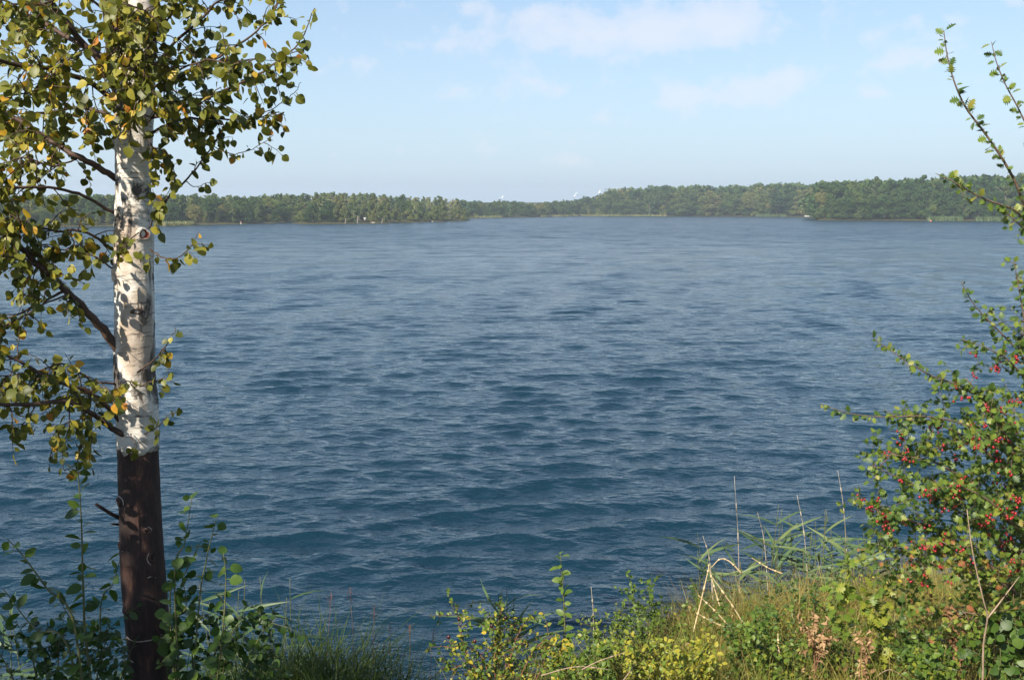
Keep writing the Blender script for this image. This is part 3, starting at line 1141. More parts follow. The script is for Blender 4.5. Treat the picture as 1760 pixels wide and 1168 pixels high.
def ring_trunk(ctrl, n, k, seed, rough, flare=0.0):
    """trunk surface through (px, py, width px) stations, with uneven cross-sections"""
    r = np.random.default_rng(seed)
    c = spline([np.append(P(a, b, DT), w * PXM * .5) for a, b, w in ctrl], n)
    ph = r.random(6) * 6.28
    V = []
    for i in range(n):
        z = c[i, 2]
        for j in range(k):
            an = 2 * math.pi * j / k
            f = 1 + rough * (.5 * math.sin(2 * an + ph[0] + z * 1.7) + .4 * math.sin(3 * an + ph[1] - z * 3.1)
                             + .35 * math.sin(5 * an + ph[2] + z * 6) * math.sin(z * 5 + ph[3]) + .25 * math.sin(9 * an + z * 14 + ph[4]) + .3 * r.normal() * .5)
            V.append([c[i, 0] + math.cos(an) * c[i, 3] * f, c[i, 1] + math.sin(an) * c[i, 3] * f, z])
    Q = [[i * k + j, i * k + (j + 1) % k, (i + 1) * k + (j + 1) % k, (i + 1) * k + j] for i in range(n - 1) for j in range(k)]
    return np.array(V), np.array(Q), c


base = P(262, 1420, DT)
base[2] = float(height(base[0], base[1]))
birch = Plant('birch_tree', base, 'white-barked birch with a dark bark-stripped lower trunk and yellowing leaves', 'tree')
# lower, bark-stripped trunk
V, Q, cl = ring_trunk([(268, 1450, 96), (264, 1300, 84), (260, 1168, 74), (254, 1080, 76), (247, 985, 77), (241, 880, 73), (237, 765, 70)], 60, 40, 4, .034)
peeled = obj('peeled_trunk', np_mesh('peeled_trunk', V - base, Q, M['peeled_wood']), birch.root)
tag(peeled, 'dark brown bare lower trunk with its bark stripped off')
# white trunk above, a slightly larger sleeve with an uneven cut edge
V, Q, cu = ring_trunk([(237, 773, 73), (235, 700, 74), (232, 640, 71), (232, 560, 68), (231, 480, 67), (231, 400, 66), (230, 330, 58), (230, 260, 60),
                       (231, 190, 62), (236, 110, 58), (243, 30, 52), (247, -60, 48), (250, -180, 42), (252, -340, 34), (256, -520, 22), (258, -700, 10)], 150, 40, 9, .062)
for j in range(40):
    V[j, 2] += .005 * math.sin(j * 1.3) + .006 * rng.normal()
# inner lip, so that the cut bark has a thickness
lip = V[:40].copy()
lip[:, :2] = cu[0, :2] + (lip[:, :2] - cu[0, :2]) * .90
nV = len(V)
V = np.vstack([V, lip])
Q = np.vstack([Q, [[j, nV + j, nV + (j + 1) % 40, (j + 1) % 40] for j in range(40)]])
bark = obj('white_trunk', np_mesh('white_trunk', V - base, Q, M['birch_bark']), birch.root)
tag(bark, 'white papery upper trunk with dark cracks')
# second stem forking off to the upper left
mb = MB()
pts = bpath([(222, 190, .0), (205, 130, -.01), (196, 60, 0), (186, -20, .02), (172, -140, .05), (150, -320, .1)], 22)
mb.tube(pts, np.linspace(.046, .022, 22), 14, .03)
obj('fork_stem', mb.mesh('fork_stem', M['birch_twig'], True, base), birch.root)


def trunk_point(px, py, out=0.0):
    """point on the camera-side surface of the trunk"""
    c = cl if py > 770 else cu
    zc = P(px, py, DT)[2]
    i = int(np.argmin(np.abs(c[:, 2] - zc)))
    dx = P(px, py, DT)[0] - c[i, 0]
    r = c[i, 3]
    dx = max(-.97 * r, min(.97 * r, dx))
    return np.array([c[i, 0] + dx, c[i, 1] - math.sqrt(r * r - dx * dx) - out, zc]), unit(np.array([dx, -math.sqrt(r * r - dx * dx), 0]))


def knot(px, py, w, h, core, lipmat, nm='knot'):
    p, nrm = trunk_point(px, py)
    ex = unit(np.cross(nrm, [0, 0, 1]))
    ez = np.array([0, 0, 1.0])
    V = []
    k = 14
    for (s, o) in ((1.25, -.003), (1.0, .005), (.72, .007), (.5, .001), (.0, -.001)):
        for j in range(k):
            an = 6.283 * j / k
            wv = 1 + .12 * math.sin(3 * an + px) + .08 * math.sin(5 * an + py)
            V.append(p + ex * math.cos(an) * w * s * wv * PXM + ez * math.sin(an) * h * s * wv * PXM + nrm * o)
    Q = [[i * k + j, i * k + (j + 1) % k, (i + 1) * k + (j + 1) % k, (i + 1) * k + j] for i in range(4) for j in range(k)]
    me = np_mesh(nm, np.array(V) - base, np.array(Q), [M[lipmat], M[core]], True, None, [0] * (2 * k) + [1] * (2 * k))
    obj(nm, me, birch.root)


knot(255, 402, 12, 11, 'knot_core', 'birch_bark')
knot(247, 532, 9, 5, 'birch_twig', 'birch_twig')
for a in ((214, 855, 9, 8), (263, 903, 6, 5), (216, 930, 8, 8), (271, 948, 6, 10), (224, 1040, 7, 6)):
    knot(*a, 'peeled_wood', 'peeled_wood')


def scratch(pts, w, nm='scratch'):
    """thin pale scratch following the trunk surface"""
    pp = spline([trunk_point(a, b, .0005)[0] for a, b in pts], 4 * len(pts))
    mb = MB()
    mb.tube(np.array(pp), np.random.default_rng(int(pts[0][0])).uniform(.2, .62, len(pp)) * w * PXM, 4)
    obj(nm, mb.mesh(nm, M['scar'], True, base), birch.root)


scratch([(226, 1084), (236, 1086), (248, 1087), (262, 1086), (275, 1085), (284, 1082)], 2)
scratch([(284, 1080), (283, 1095), (284, 1108)], 3)
scratch([(226, 1085), (225, 1098), (226, 1108)], 1.6)
scratch([(265, 981), (270, 980), (276, 984)], 2)
scratch([(266, 940), (264, 950), (269, 960), (276, 958)], 2)
scratch([(258, 900), (265, 897), (269, 904), (262, 909)], 1.6)
scratch([(206, 850), (213, 846), (222, 850), (224, 858)], 2)
scratch([(212, 922), (218, 928), (221, 938)], 2)
scratch([(280, 1165), (279, 1175)], 3)
scratch([(230, 1122), (240, 1124)], 2)

# curled flakes of loose bark
for i, (px, py, w, h) in enumerate(((208, 470, 5, 22), (248, 505, 6, 30), (214, 690, 6, 26), (252, 700, 5, 20), (250, 440, 5, 24), (206, 250, 5, 24))):
    p, nrm = trunk_point(px, py)
    ex = unit(np.cross(nrm, [0, 0, 1]))
    V, Q = [], []
    for a in range(5):
        for b in range(4):
            u, v = a / 4, b / 3 - .5
            lift = .002 + .014 * u ** 2
            V.append(p + ex * (u - .5) * w * PXM * (1 - .25 * u) + np.array([0, 0, 1.0]) * v * h * PXM * (1 - .5 * u * abs(math.sin(i + b))) + nrm * lift)
    for a in range(4):
        for b in range(3):
            k = a * 4 + b
            Q.append([k, k + 4, k + 5, k + 1])
    obj('bark_curl', np_mesh('bark_curl', np.array(V) - base, np.array(Q), M['birch_bark']), birch.root)

# broken stubs on the stripped trunk
for path, r0 in (([(212, 893), (190, 882), (165, 866)], .009), ([(208, 901), (192, 900)], .006)):
    mb = MB()
    w = bpath([(*q, -.06 * i) for i, q in enumerate(path)], 6)
    mb.tube(w, np.linspace(r0, r0 * .7, 6), 7, .06)
    obj('broken_stub', mb.mesh('broken_stub', M['peeled_wood'], True, base), birch.root)


def birch_tint(p):
    r = random.random()
    if r < .40:
        return random.uniform(.08, .48)
    if r < .74:
        return random.uniform(.45, .68)
    if r < .93:
        return random.uniform(.66, .84)
    return random.uniform(.84, 1.0)


BS = dict(temp='birch', mat='birch_leaf', size=.037, step=.019, tint=birch_tint, hang=.75, pet=.42, nrm=(-.25, -.6, .35), scat=.75)


def branch(pts, r0, r1, ntw, L=(.10, .30), tr=(.2, 1), spec=BS, mat='birch_twig', sub=0, droop=.6, own=(.55, 1.0), spread=1.0, bias=(0, 0, 0), k=7):
    w = bpath(pts)
    si = birch.stem('branch', mat)
    n = len(w)
    w = w + np.concatenate([np.zeros((1, 3)), rng.normal(size=(n - 2, 3)) * .0022, np.zeros((1, 3))])
    birch.tube(si, w, np.linspace(r0, r1, n), k, .03)
    grow_twigs(birch, si, w, ntw, L, spec, tr, droop, spread, r=min(.0026, r1 + .0006), sub=sub, bias=bias)
    leaves_along(birch, si, w, spec, *own)
    return w


# --- left side
branch([(226, 640, 0), (195, 590, -.04), (160, 547, -.08), (105, 492, -.16), (60, 448, -.22), (0, 397, -.32), (-70, 345, -.4)], .021, .008, 22, (.1, .26), (.42, 1), own=(.6, 1))
branch([(92, 480, -.16), (55, 452, -.3), (20, 440, -.4), (-30, 450, -.5)], .006, .002, 9, (.08, .2), (.1, 1))
branch([(110, 500, -.12), (70, 520, -.2), (20, 545, -.25), (-40, 560, -.3)], .006, .002, 5, (.08, .2), (.4, 1))
branch([(112, 508, -.15), (60, 530, -.22), (-20, 580, -.3)], .004, .002, 7, (.08, .2), (.3, 1))
branch([(228, 755, -.06), (195, 738, -.10), (165, 716, -.16), (110, 690, -.28), (40, 696, -.36), (-60, 690, -.5)], .014, .006, 12, (.08, .24), (.25, 1), own=(.4, 1))
branch([(222, 742, -.02), (185, 700, -.1), (150, 672, -.18), (95, 655, -.26), (40, 625, -.3), (-30, 590, -.35)], .011, .005, 20, (.08, .24), (.25, 1), own=(.3, 1))
branch([(200, 660, -.05), (160, 655, -.12), (110, 625, -.2), (50, 640, -.28), (-30, 650, -.3)], .005, .002, 15, (.08, .22), (.3, 1))
branch([(150, 700, -.2), (142, 740, -.24), (134, 800, -.26)], .003, .0012, 3, (.05, .1), (.2, 1), own=(.1, 1))
branch([(160, 715, -.2), (110, 730, -.3), (90, 770, -.3)], .003, .0012, 5, (.05, .1), (.3, 1), own=(.2, 1))
branch([(120, 690, -.26), (118, 730, -.3), (108, 775, -.32), (112, 810, -.32)], .0028, .001, 4, (.05, .1), (.2, 1), own=(.1, 1))
branch([(60, 695, -.34), (50, 720, -.36), (30, 735, -.38)], .0028, .001, 3, (.05, .1), (.2, 1), own=(.1, 1))
branch([(196, 365, 0), (140, 335, -.1), (75, 322, -.2), (0, 326, -.3), (-60, 330, -.35)], .007, .004, 8, (.08, .22), (.3, 1), own=(.7, 1))
branch([(200, 432, 0), (150, 400, -.1), (90, 395, -.2), (30, 385, -.3), (-40, 390, -.4)], .006, .003, 24, (.08, .24), (.15, 1), own=(.2, 1))
branch([(205, 470, 0), (160, 440, -.1), (110, 430, -.2), (50, 420, -.2)], .004, .002, 12, (.08, .18), (.2, 1), own=(.2, 1))
branch([(208, 312, 0), (160, 283, -.06), (120, 262, -.1), (60, 225, .0), (0, 190, .1), (-80, 160, .2)], .014, .007, 26, (.1, .3), (.35, 1), own=(.6, 1))
branch([(205, 205, .02), (140, 185, .1), (70, 195, .2), (0, 215, .25), (-60, 220, .3)], .008, .004, 26, (.1, .3), (.2, 1), own=(.4, 1))
branch([(205, 180, 0), (150, 140, -.12), (90, 120, -.25), (20, 110, -.35), (-60, 80, -.5)], .012, .006, 24, (.1, .28), (.2, 1), own=(.5, 1))
branch([(205, 140, 0), (140, 70, -.05), (100, 20, -.1), (55, -40, -.15)], .015, .008, 14, (.1, .28), (.15, 1), own=(.5, 1))
branch([(200, 110, 0), (110, 60, .1), (40, 25, .2), (-50, 20, .25)], .013, .006, 22, (.1, .28), (.2, 1), own=(.4, 1))
branch([(140, 270, -.06), (90, 285, -.15), (40, 270, -.2), (-20, 290, -.25)], .004, .002, 15, (.1, .22), (.1, 1), own=(.3, 1))
branch([(170, 75, 0), (120, 100, -.25), (70, 150, -.4), (20, 165, -.5), (-30, 180, -.5)], .004, .002, 18, (.1, .22), (.1, 1), own=(.3, 1))
branch([(190, 30, 0), (140, -10, -.1), (60, 10, -.3), (0, 0, -.4)], .006, .003, 14, (.1, .22), (.1, 1))
# --- in front of the trunk and the fork
branch([(225, 190, -.1), (215, 130, -.3), (205, 80, -.4), (190, 40, -.45)], .005, .002, 20, (.08, .2), (.05, 1), own=(.1, 1))
branch([(235, 110, -.1), (250, 90, -.3), (245, 150, -.45), (235, 190, -.45)], .004, .002, 14, (.08, .18), (.1, 1), own=(.2, 1))
branch([(225, 60, -.1), (190, 30, -.3), (210, -20, -.4)], .004, .002, 10, (.08, .2), (.1, 1))
branch([(240, 70, -.08), (262, 40, -.25), (240, 15, -.4), (215, 45, -.45)], .004, .002, 14, (.08, .18), (.1, 1), own=(.2, 1))
branch([(232, 210, -.08), (205, 190, -.3), (185, 150, -.4), (175, 110, -.42)], .004, .002, 12, (.08, .16), (.1, 1), own=(.2, 1))
branch([(236, 30, -.06), (268, 10, -.2), (285, -20, -.3)], .004, .002, 8, (.08, .18), (.1, 1), own=(.2, 1))
# --- right side
branch([(252, 205, 0), (300, 190, -.06), (350, 170, -.12), (400, 148, -.18), (450, 125, -.22), (490, 95, -.25), (520, 62, -.26), (541, 14, -.28)], .007, .0016, 16, (.08, .2), (.05, .75), own=(.3, 1))
branch([(254, 232, 0), (310, 205, -.08), (370, 205, -.12), (430, 205, -.16), (480, 192, -.2)], .006, .0015, 14, (.07, .18), (.1, .9), own=(.3, 1))
branch([(440, 204, -.17), (480, 180, -.19), (505, 160, -.2), (518, 142, -.2)], .002, .001, 0, own=(.2, 1))
branch([(252, 180, 0), (310, 130, .06), (380, 95, .1), (440, 55, .12), (470, 20, .14), (490, -30, .15)], .007, .002, 20, (.08, .22), (.1, .85), own=(.5, 1))
branch([(255, 125, 0), (310, 65, -.1), (360, 20, -.16), (400, -30, -.2)], .007, .003, 16, (.08, .22), (.1, 1), own=(.4, 1))
branch([(250, 160, -.08), (300, 125, -.25), (350, 105, -.35), (400, 110, -.4), (440, 100, -.42)], .005, .0018, 16, (.08, .2), (.1, .9), own=(.3, 1))
branch([(250, 215, -.1), (290, 175, -.25), (340, 180, -.3), (380, 150, -.35)], .004, .0018, 12, (.08, .18), (.1, .9), own=(.3, 1))
branch([(248, 90, -.08), (280, 50, -.2), (300, 10, -.25), (310, -40, -.3)], .005, .002, 9, (.08, .2), (.1, 1))
branch([(262, 372, -.03), (290, 338, -.06), (318, 312, -.08), (345, 278, -.1), (372, 240, -.12), (392, 205, -.12)], .0055, .0014, 2, (.06, .12), (.5, 1), own=(.55, 1))
branch([(325, 238, -.12), (360, 250, -.12), (400, 264, -.14), (436, 256, -.15), (470, 232, -.16)], .0024, .001, 1, (.05, .1), (.4, .9), own=(.25, 1))
branch([(318, 312, -.08), (335, 322, -.1), (358, 314, -.12)], .0022, .001, 0, own=(.5, 1))
branch([(256, 250, -.02), (285, 262, -.1), (300, 300, -.12), (290, 330, -.12)], .003, .001, 4, (.05, .12), (.2, 1), own=(.3, 1))
branch([(256, 235, -.05), (262, 260, -.12), (270, 300, -.12)], .003, .001, 5, (.05, .1), (.2, 1), own=(.2, 1))
branch([(256, 392, -.06), (270, 360, -.14), (262, 325, -.16)], .003, .001, 4, (.05, .1), (.2, 1), own=(.2, 1))
branch([(258, 428, -.05), (285, 445, -.1), (310, 440, -.12), (328, 422, -.13), (342, 398, -.14)], .0035, .001, 4, (.05, .11), (.1, .8), own=(.15, 1))
branch([(238, 400, -.1), (215, 418, -.2), (205, 430, -.22)], .0026, .0012, 3, (.05, .1), (.2, 1), own=(.3, 1))
branch([(236, 640, -.09), (262, 620, -.13), (284, 595, -.15), (302, 562, -.16)], .004, .0012, 3, (.05, .1), (.3, .9), own=(.3, 1))
branch([(232, 668, -.09), (220, 655, -.18), (205, 664, -.24), (195, 690, -.26)], .003, .001, 3, (.05, .1), (.2, 1), own=(.1, 1))
branch([(240, 664, -.09), (262, 655, -.15), (285, 650, -.17), (300, 658, -.18)], .003, .001, 2, (.04, .08), (.3, 1), own=(.2, 1))
branch([(248, 745, -.08), (268, 735, -.13), (285, 718, -.15), (302, 707, -.16)], .0026, .001, 1, (.04, .08), (.3, 1), own=(.3, 1))
branch([(225, 745, -.1), (235, 770, -.15), (222, 785, -.16)], .0024, .001, 1, (.04, .08), (.3, 1), own=(.5, 1))
# the crown above the frame
for i in range(8):
    y0 = -90 - i * 60
    sx = -1 if i % 2 else 1
    branch([(250, y0, 0), (250 + sx * 120, y0 - 60, .2 * math.sin(i)), (250 + sx * 260, y0 - 80, .5 * math.sin(i * 2))], 0.008, .003, 9, (.12, .3), (.15, 1))
birch.done()


# ------------------------------------------------------------------ hawthorn with red berries
def G(px, d):
    x = P(px, 1000, d)[0]
    return np.array([x, d, float(height(x, d))])


def haw_tint(p):
    r = random.random()
    if p[2] < 2.25 and r < .16:
        return random.uniform(.94, 1.0)
    return random.uniform(.12, .5) if r < .34 else random.uniform(.45, .78) if r < .88 else random.uniform(.78, .92)


def bright(p):
    return random.uniform(.55, .92) if random.random() < .7 else random.uniform(.3, .6)


HD = 4.3
hb = G(1770, HD)
haw = Plant('hawthorn_bush', hb, 'tall hawthorn bush with clusters of red berries and long upright sprays', 'bush')
HS = dict(temp='hawthorn', mat='hawthorn_leaf', size=.030, step=.0125, tint=haw_tint, hang=.1, pet=.15, nrm=(-.35, -.55, .6), scat=.7)
HB = dict(HS, tint=bright, size=.036, step=.013)
BERRIES = []


def hpath(pts, n=None):
    w = [P(p[0], p[1], HD + (p[2] if len(p) > 2 else 0)) for p in pts]
    return spline(w, n or max(6, len(pts) * 4))


def hbranch(pts, r0, r1, ntw, L=(.06, .2), tr=(.15, 1), spec=HS, own=(.2, 1), sub=1, berries=0, droop=.15, name='branch', mat='hawthorn_twig'):
    w = hpath(pts)
    si = haw.stem(name, mat)
    haw.tube(si, w, np.linspace(r0, r1, len(w)), 6, .03)
    n0 = len(haw.leaves)
    if ntw:
        grow_twigs(haw, si, w, ntw, L, spec, tr, droop, 1.1, .0016, sub=sub)
    leaves_along(haw, si, w, spec, *own)
    ids = list(range(n0, len(haw.leaves)))
    inview = []
    for i in ids:
        q = project(haw.leaves[i][1])
        if q[0] < 1755 and 600 < q[1] < 1000:
            inview.append(i)
    for _ in range(berries if inview else 0):
        p = haw.leaves[random.choice(inview)][1]
        toward = unit(CAM - p)
        c = p + toward * random.uniform(.03, .10) + np.array([0, 0, -.012])
        for q in range(random.choice((2, 3, 3, 4, 5))):
            BERRIES.append((si, c + rng.normal(size=3) * .009, random.uniform(.0040, .0054), p))


# long sprays into the sky (main stem leans up along the picture's right edge)
hbranch([(1770, 420, .0), (1757, 345, -.03), (1733, 290, -.06), (1695, 232, -.1), (1660, 185, -.13), (1640, 140, -.15), (1628, 95, -.16), (1622, 52, -.17)], .0065, .0016, 0, spec=HB, own=(.03, 1))
hbranch([(1790, 330, .1), (1775, 245, .08), (1752, 190, .06), (1728, 145, .04), (1712, 105, .03), (1704, 72, .03)], .0045, .0014, 0, spec=HB, own=(.1, 1))
hbranch([(1780, 400, .05), (1745, 362, -.05), (1700, 345, -.1), (1665, 328, -.13), (1638, 312, -.15), (1608, 298, -.16)], .005, .0014, 2, (.03, .07), (.5, 1), spec=HB, own=(.1, 1), sub=0)
hbranch([(1790, 420, .0), (1762, 395, -.04), (1740, 375, -.06), (1718, 352, -.08)], .004, .0014, 4, (.03, .08), own=(.1, 1), sub=0)
hbranch([(1775, 640, 0), (1762, 560, -.05), (1752, 500, -.06), (1743, 448, -.08)], .004, .0014, 6, (.03, .08), own=(.05, 1), sub=0)
hbranch([(1780, 640, .05), (1740, 592, -.02), (1700, 552, -.06), (1672, 520, -.08), (1652, 484, -.1)], .004, .0013, 2, (.03, .06), (.4, 1), own=(.2, 1), sub=0)
hbranch([(1790, 690, .0), (1740, 625, -.1), (1700, 600, -.14), (1655, 583, -.16)], .004, .0013, 3, (.03, .08), own=(.2, 1), sub=0)
hbranch([(1740, 720, .0), (1660, 668, -.1), (1600, 645, -.16), (1555, 618, -.2), (1502, 583, -.22)], .0045, .0013, 3, (.03, .08), (.2, .9), own=(.2, 1), sub=0)
hbranch([(1740, 770, -.05), (1660, 730, -.15), (1590, 715, -.22), (1520, 716, -.26), (1460, 710, -.3), (1412, 694, -.32)], .0045, .0012, 3, (.03, .08), (.2, .8), own=(.2, 1), sub=0)
# dense body
BODY = [([(1790, 900, .1), (1740, 780, .0), (1700, 700, -.05), (1660, 650, -.1)], 13, 9),
        ([(1790, 900, .1), (1720, 800, .0), (1640, 740, -.1), (1560, 720, -.2)], 15, 9),
        ([(1800, 1000, .1), (1720, 880, .0), (1620, 800, -.1), (1530, 780, -.2)], 17, 10),
        ([(1800, 1050, .1), (1700, 920, .0), (1600, 850, -.1), (1500, 800, -.2)], 18, 9),
        ([(1800, 1080, .1), (1690, 960, .0), (1580, 900, -.1), (1495, 870, -.15)], 18, 9),
        ([(1810, 1100, .1), (1700, 1000, .0), (1600, 960, -.1), (1510, 930, -.1)], 17, 6),
        ([(1820, 820, .1), (1790, 720, .0), (1770, 640, -.05), (1755, 570, -.05)], 14, 4),
        ([(1820, 900, .0), (1770, 800, -.15), (1730, 750, -.25), (1690, 690, -.3)], 13, 7),
        ([(1820, 1000, .0), (1760, 920, -.2), (1700, 860, -.3), (1640, 830, -.35)], 14, 9),
        ([(1820, 1100, .0), (1760, 1030, -.2), (1690, 980, -.3), (1620, 930, -.35)], 13, 4),
        ([(1820, 1150, .0), (1760, 1090, -.2), (1700, 1060, -.3), (1650, 1050, -.3)], 10, 1),
        ([(1800, 1130, .1), (1720, 1080, .0), (1640, 1060, .0), (1560, 1050, .0)], 12, 1),
        ([(1850, 800, .3), (1900, 650, .3), (1930, 520, .3)], 14, 0),
        ([(1850, 1000, .3), (1930, 850, .3), (2000, 720, .3)], 16, 0),
        ([(1850, 1000, .5), (1800, 800, .6), (1740, 700, .7)], 14, 2),
        ([(1850, 1100, .5), (1720, 930, .5), (1600, 820, .45)], 16, 2)]
for pts, n, b in BODY:
    hbranch(pts, .009, .0022, int(n * 1.5), (.08, .24), (.08, 1), berries=int(b * 2.0), sub=2)
# stems into the ground and the main upright limb
top = P(1775, 420, HD)
for dx, q in ((0, [(1772, 425, 0), (1800, 640, .02), (1815, 850, .05)]), (.12, [(1790, 900, .1), (1800, 1000, .1)]), (-.1, [(1815, 1000, .1), (1815, 1080, .1)]),
              (.25, [(1850, 800, .3), (1845, 1000, .3)])):
    si = haw.stem('stem', 'hawthorn_twig')
    w = [P(a, b, HD + c) for a, b, c in q] + [hb + [dx, .03, -.05]]
    w = spline(w, 14)
    haw.tube(si, w, np.linspace(.008, .022, 14), 8, .04)
# pale bare stem in front
si = haw.stem('dead_stem', 'pale_twig')
w = spline([P(1662, 875, 3.85), P(1672, 950, 3.84), P(1690, 1030, 3.84), P(1697, 1060, 3.86), P(1690, 1110, 3.88), P(1688, 1180, 3.9), G(1690, 3.95)], 22)
haw.tube(si, w, np.linspace(.0015, .0052, 22), 6, .03)
w = spline([P(1697, 1062, 3.86), P(1722, 1030, 3.88), P(1752, 990, 3.92)], 8)
haw.tube(si, w, np.linspace(.004, .0015, 8), 5)
haw.done()

# berries
random.shuffle(BERRIES)
k = 8
zz = [(-1.05, .0), (-.85, .5), (-.35, .95), (.2, .98), (.7, .72), (.95, .3), (.85, .12)]
V = [[r * math.cos(6.283 * j / k), r * math.sin(6.283 * j / k), -z] for z, r in zz for j in range(k)]
Q = [[i * k + j, (i + 1) * k + j, (i + 1) * k + (j + 1) % k, i * k + (j + 1) % k] for i in range(len(zz) - 1) for j in range(k)]
berry = np_mesh('berry', np.array(V), np.array(Q), M['haw'])
for si, p, r, tw in BERRIES[:298]:
    o = bpy.data.objects.new('berry', berry)
    COL.objects.link(o)
    o.parent = haw.stem_objs[si]
    o.location = p - hb
    o.scale = (r, r, r * 1.15)
    o.rotation_euler = (random.uniform(-.7, .7), random.uniform(-.7, .7), random.uniform(0, 6))
if len(BERRIES) > 298:
    bv = np.array(V)
    rest = BERRIES[298:]
    vv = np.concatenate([bv * r * [1, 1, 1.15] + (p - hb) for si, p, r, tw in rest])
    qq = np.concatenate([np.array(Q) + i * len(bv) for i in range(len(rest))])
    tag(obj('berries', np_mesh('berries', vv, qq, M['haw']), haw.root), kind='stuff')
mb = MB()
for si, p, r, tw in BERRIES:
    mb.tube([p + [0, 0, r], (p + tw) / 2 + [0, 0, .006], tw], .0007, 3, caps=False)
tag(obj('berry_stalks', mb.mesh('berry_stalks', M['green_stem'], True, hb), haw.root), kind='stuff')


# ------------------------------------------------------------------ bank plants
def tint_range(a, b, yellow=0.0):
    return lambda p: random.uniform(.84, 1.0) if random.random() < yellow else random.uniform(a, b)


def sapling(name, label, px, d, paths, spec, r0=.006, group=None, ntw=0, tw=(.05, .12), mat='green_stem', cat='shrub', maxleaf=300, own=(.08, 1), sub=0):
    b = G(px, d)
    pl = Plant(name, b, label, cat, group, maxleaf)
    for pts in paths:
        w = [b + rng.normal(size=3) * [.02, .02, 0] - [0, 0, .03]] + [P(q[0], q[1], d + (q[2] if len(q) > 2 else 0)) for q in pts]
        w = spline(w, len(w) * 5)
        si = pl.stem('stem', mat)
        pl.tube(si, w, np.linspace(r0, r0 * .25, len(w)), 6, .02)
        st = max(0, min(.95, own[0]))
        leaves_along(pl, si, w, spec, st, own[1])
        if ntw:
            grow_twigs(pl, si, w, ntw, tw, spec, (.15, .95), .15, 1.0, r0 * .35, sub=sub)
    pl.done()
    return pl


SH = tint_range(.05, .45)
OV = dict(temp='oval', mat='shrub_leaf', size=.056, step=.024, tint=tint_range(.2, .6, .02), hang=.25, pet=.1, nrm=(-.2, -.4, .7), scat=.6)
RO = dict(temp='round', mat='shrub_leaf', size=.044, step=.022, tint=tint_range(.2, .58), hang=.35, pet=.35, nrm=(-.3, -.6, .5), scat=.6)
sapling('willow_sapling', 'upright willow shoot with oval leaves standing left of the dark birch trunk', 150, 3.9,
        [[(150, 1120), (143, 1010), (140, 900), (133, 790)]], OV, .007)
sapling('willow_sapling', 'willow shoot leaning away from the dark birch trunk at the shaded water edge', 140, 3.8,
        [[(130, 1085), (80, 1010), (40, 955), (12, 925)], [(120, 1120, .05), (60, 1080, .1), (5, 1010, .1)]], OV, .006)
sapling('willow_sapling', 'short leafy shoot half hidden behind the dark birch trunk', 170, 4.5,
        [[(172, 1060), (195, 1000), (212, 940)], [(165, 1100), (120, 1060), (100, 1020)]], OV, .005)
sapling('aspen_sapling', 'round-leaved shoots rising right of the dark birch trunk', 310, 4.05,
        [[(292, 1040), (318, 985), (345, 930)], [(300, 1010, -.03), (318, 930, -.05), (330, 850, -.06)], [(340, 1060), (355, 960), (372, 890)],
         [(380, 1110, -.1), (388, 1000, -.1), (384, 950, -.1)], [(300, 1100), (320, 1040), (310, 980)]], RO, .005)
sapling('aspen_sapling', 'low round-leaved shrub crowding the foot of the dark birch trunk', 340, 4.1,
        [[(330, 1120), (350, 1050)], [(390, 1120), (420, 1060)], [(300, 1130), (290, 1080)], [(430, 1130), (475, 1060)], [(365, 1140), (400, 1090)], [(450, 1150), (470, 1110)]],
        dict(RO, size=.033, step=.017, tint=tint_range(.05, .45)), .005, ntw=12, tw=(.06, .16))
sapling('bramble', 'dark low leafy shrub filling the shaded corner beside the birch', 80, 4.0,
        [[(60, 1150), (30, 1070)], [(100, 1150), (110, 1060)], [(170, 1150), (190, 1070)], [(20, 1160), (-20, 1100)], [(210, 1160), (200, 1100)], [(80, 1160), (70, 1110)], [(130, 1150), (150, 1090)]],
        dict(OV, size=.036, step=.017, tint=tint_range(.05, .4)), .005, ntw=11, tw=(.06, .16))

# middle of the bank
ROSE = dict(temp='small', mat='shrub_leaf', size=.024, step=.013, tint=tint_range(.45, .86, .08), hang=.05, pet=.1, nrm=(-.3, -.4, .8), scat=.6)
rose = sapling('wild_rose', 'low wild rose with small yellowing leaves and dark hips by open water', 850, 5.0,
               [[(800, 1120), (785, 1045)], [(830, 1130), (760, 1110)], [(850, 1110), (862, 1050)], [(880, 1120), (900, 1070)], [(910, 1130), (950, 1090)],
                [(820, 1150), (770, 1150)], [(870, 1150), (850, 1090)], [(930, 1150), (930, 1110)]], ROSE, .004, ntw=19, tw=(.05, .18), mat='red_stem', sub=1)
hipm = np_mesh('hip', np.array(V), np.array(Q), M['hip'])
for px, py in ((771, 1094), (816, 1101), (869, 1061), (789, 1063), (845, 1075)):
    o = bpy.data.objects.new('rose_hip', hipm)
    COL.objects.link(o)
    o.parent = rose.stem_objs[0]
    o.location = P(px, py, 4.93) - rose.base
    o.scale = (.009, .009, .011)
sapling('buckthorn_sapling', 'single upright shoot with paired bright leaves above the wild rose', 966, 5.2,
        [[(970, 1090), (968, 1020), (963, 952)]], dict(temp='oval', mat='shrub_leaf', size=.052, step=.014, tint=tint_range(.45, .72), hang=.0, pet=.1, nrm=(-.3, -.4, .8), scat=.45), .006, ntw=0, own=(.25, 1))
sapling('yellow_shrub', 'small shrub with pure yellow leaves at the foot of the paired-leaf shoot', 965, 5.0,
        [[(960, 1120), (955, 1085)], [(975, 1130), (985, 1100)]], dict(RO, size=.045, step=.03, tint=tint_range(.86, 1.0)), .003)
YG = dict(temp='hawthorn', mat='shrub_leaf', size=.050, step=.018, tint=tint_range(.66, .82), hang=.0, pet=.15, nrm=(-.35, -.5, .7), scat=.45)
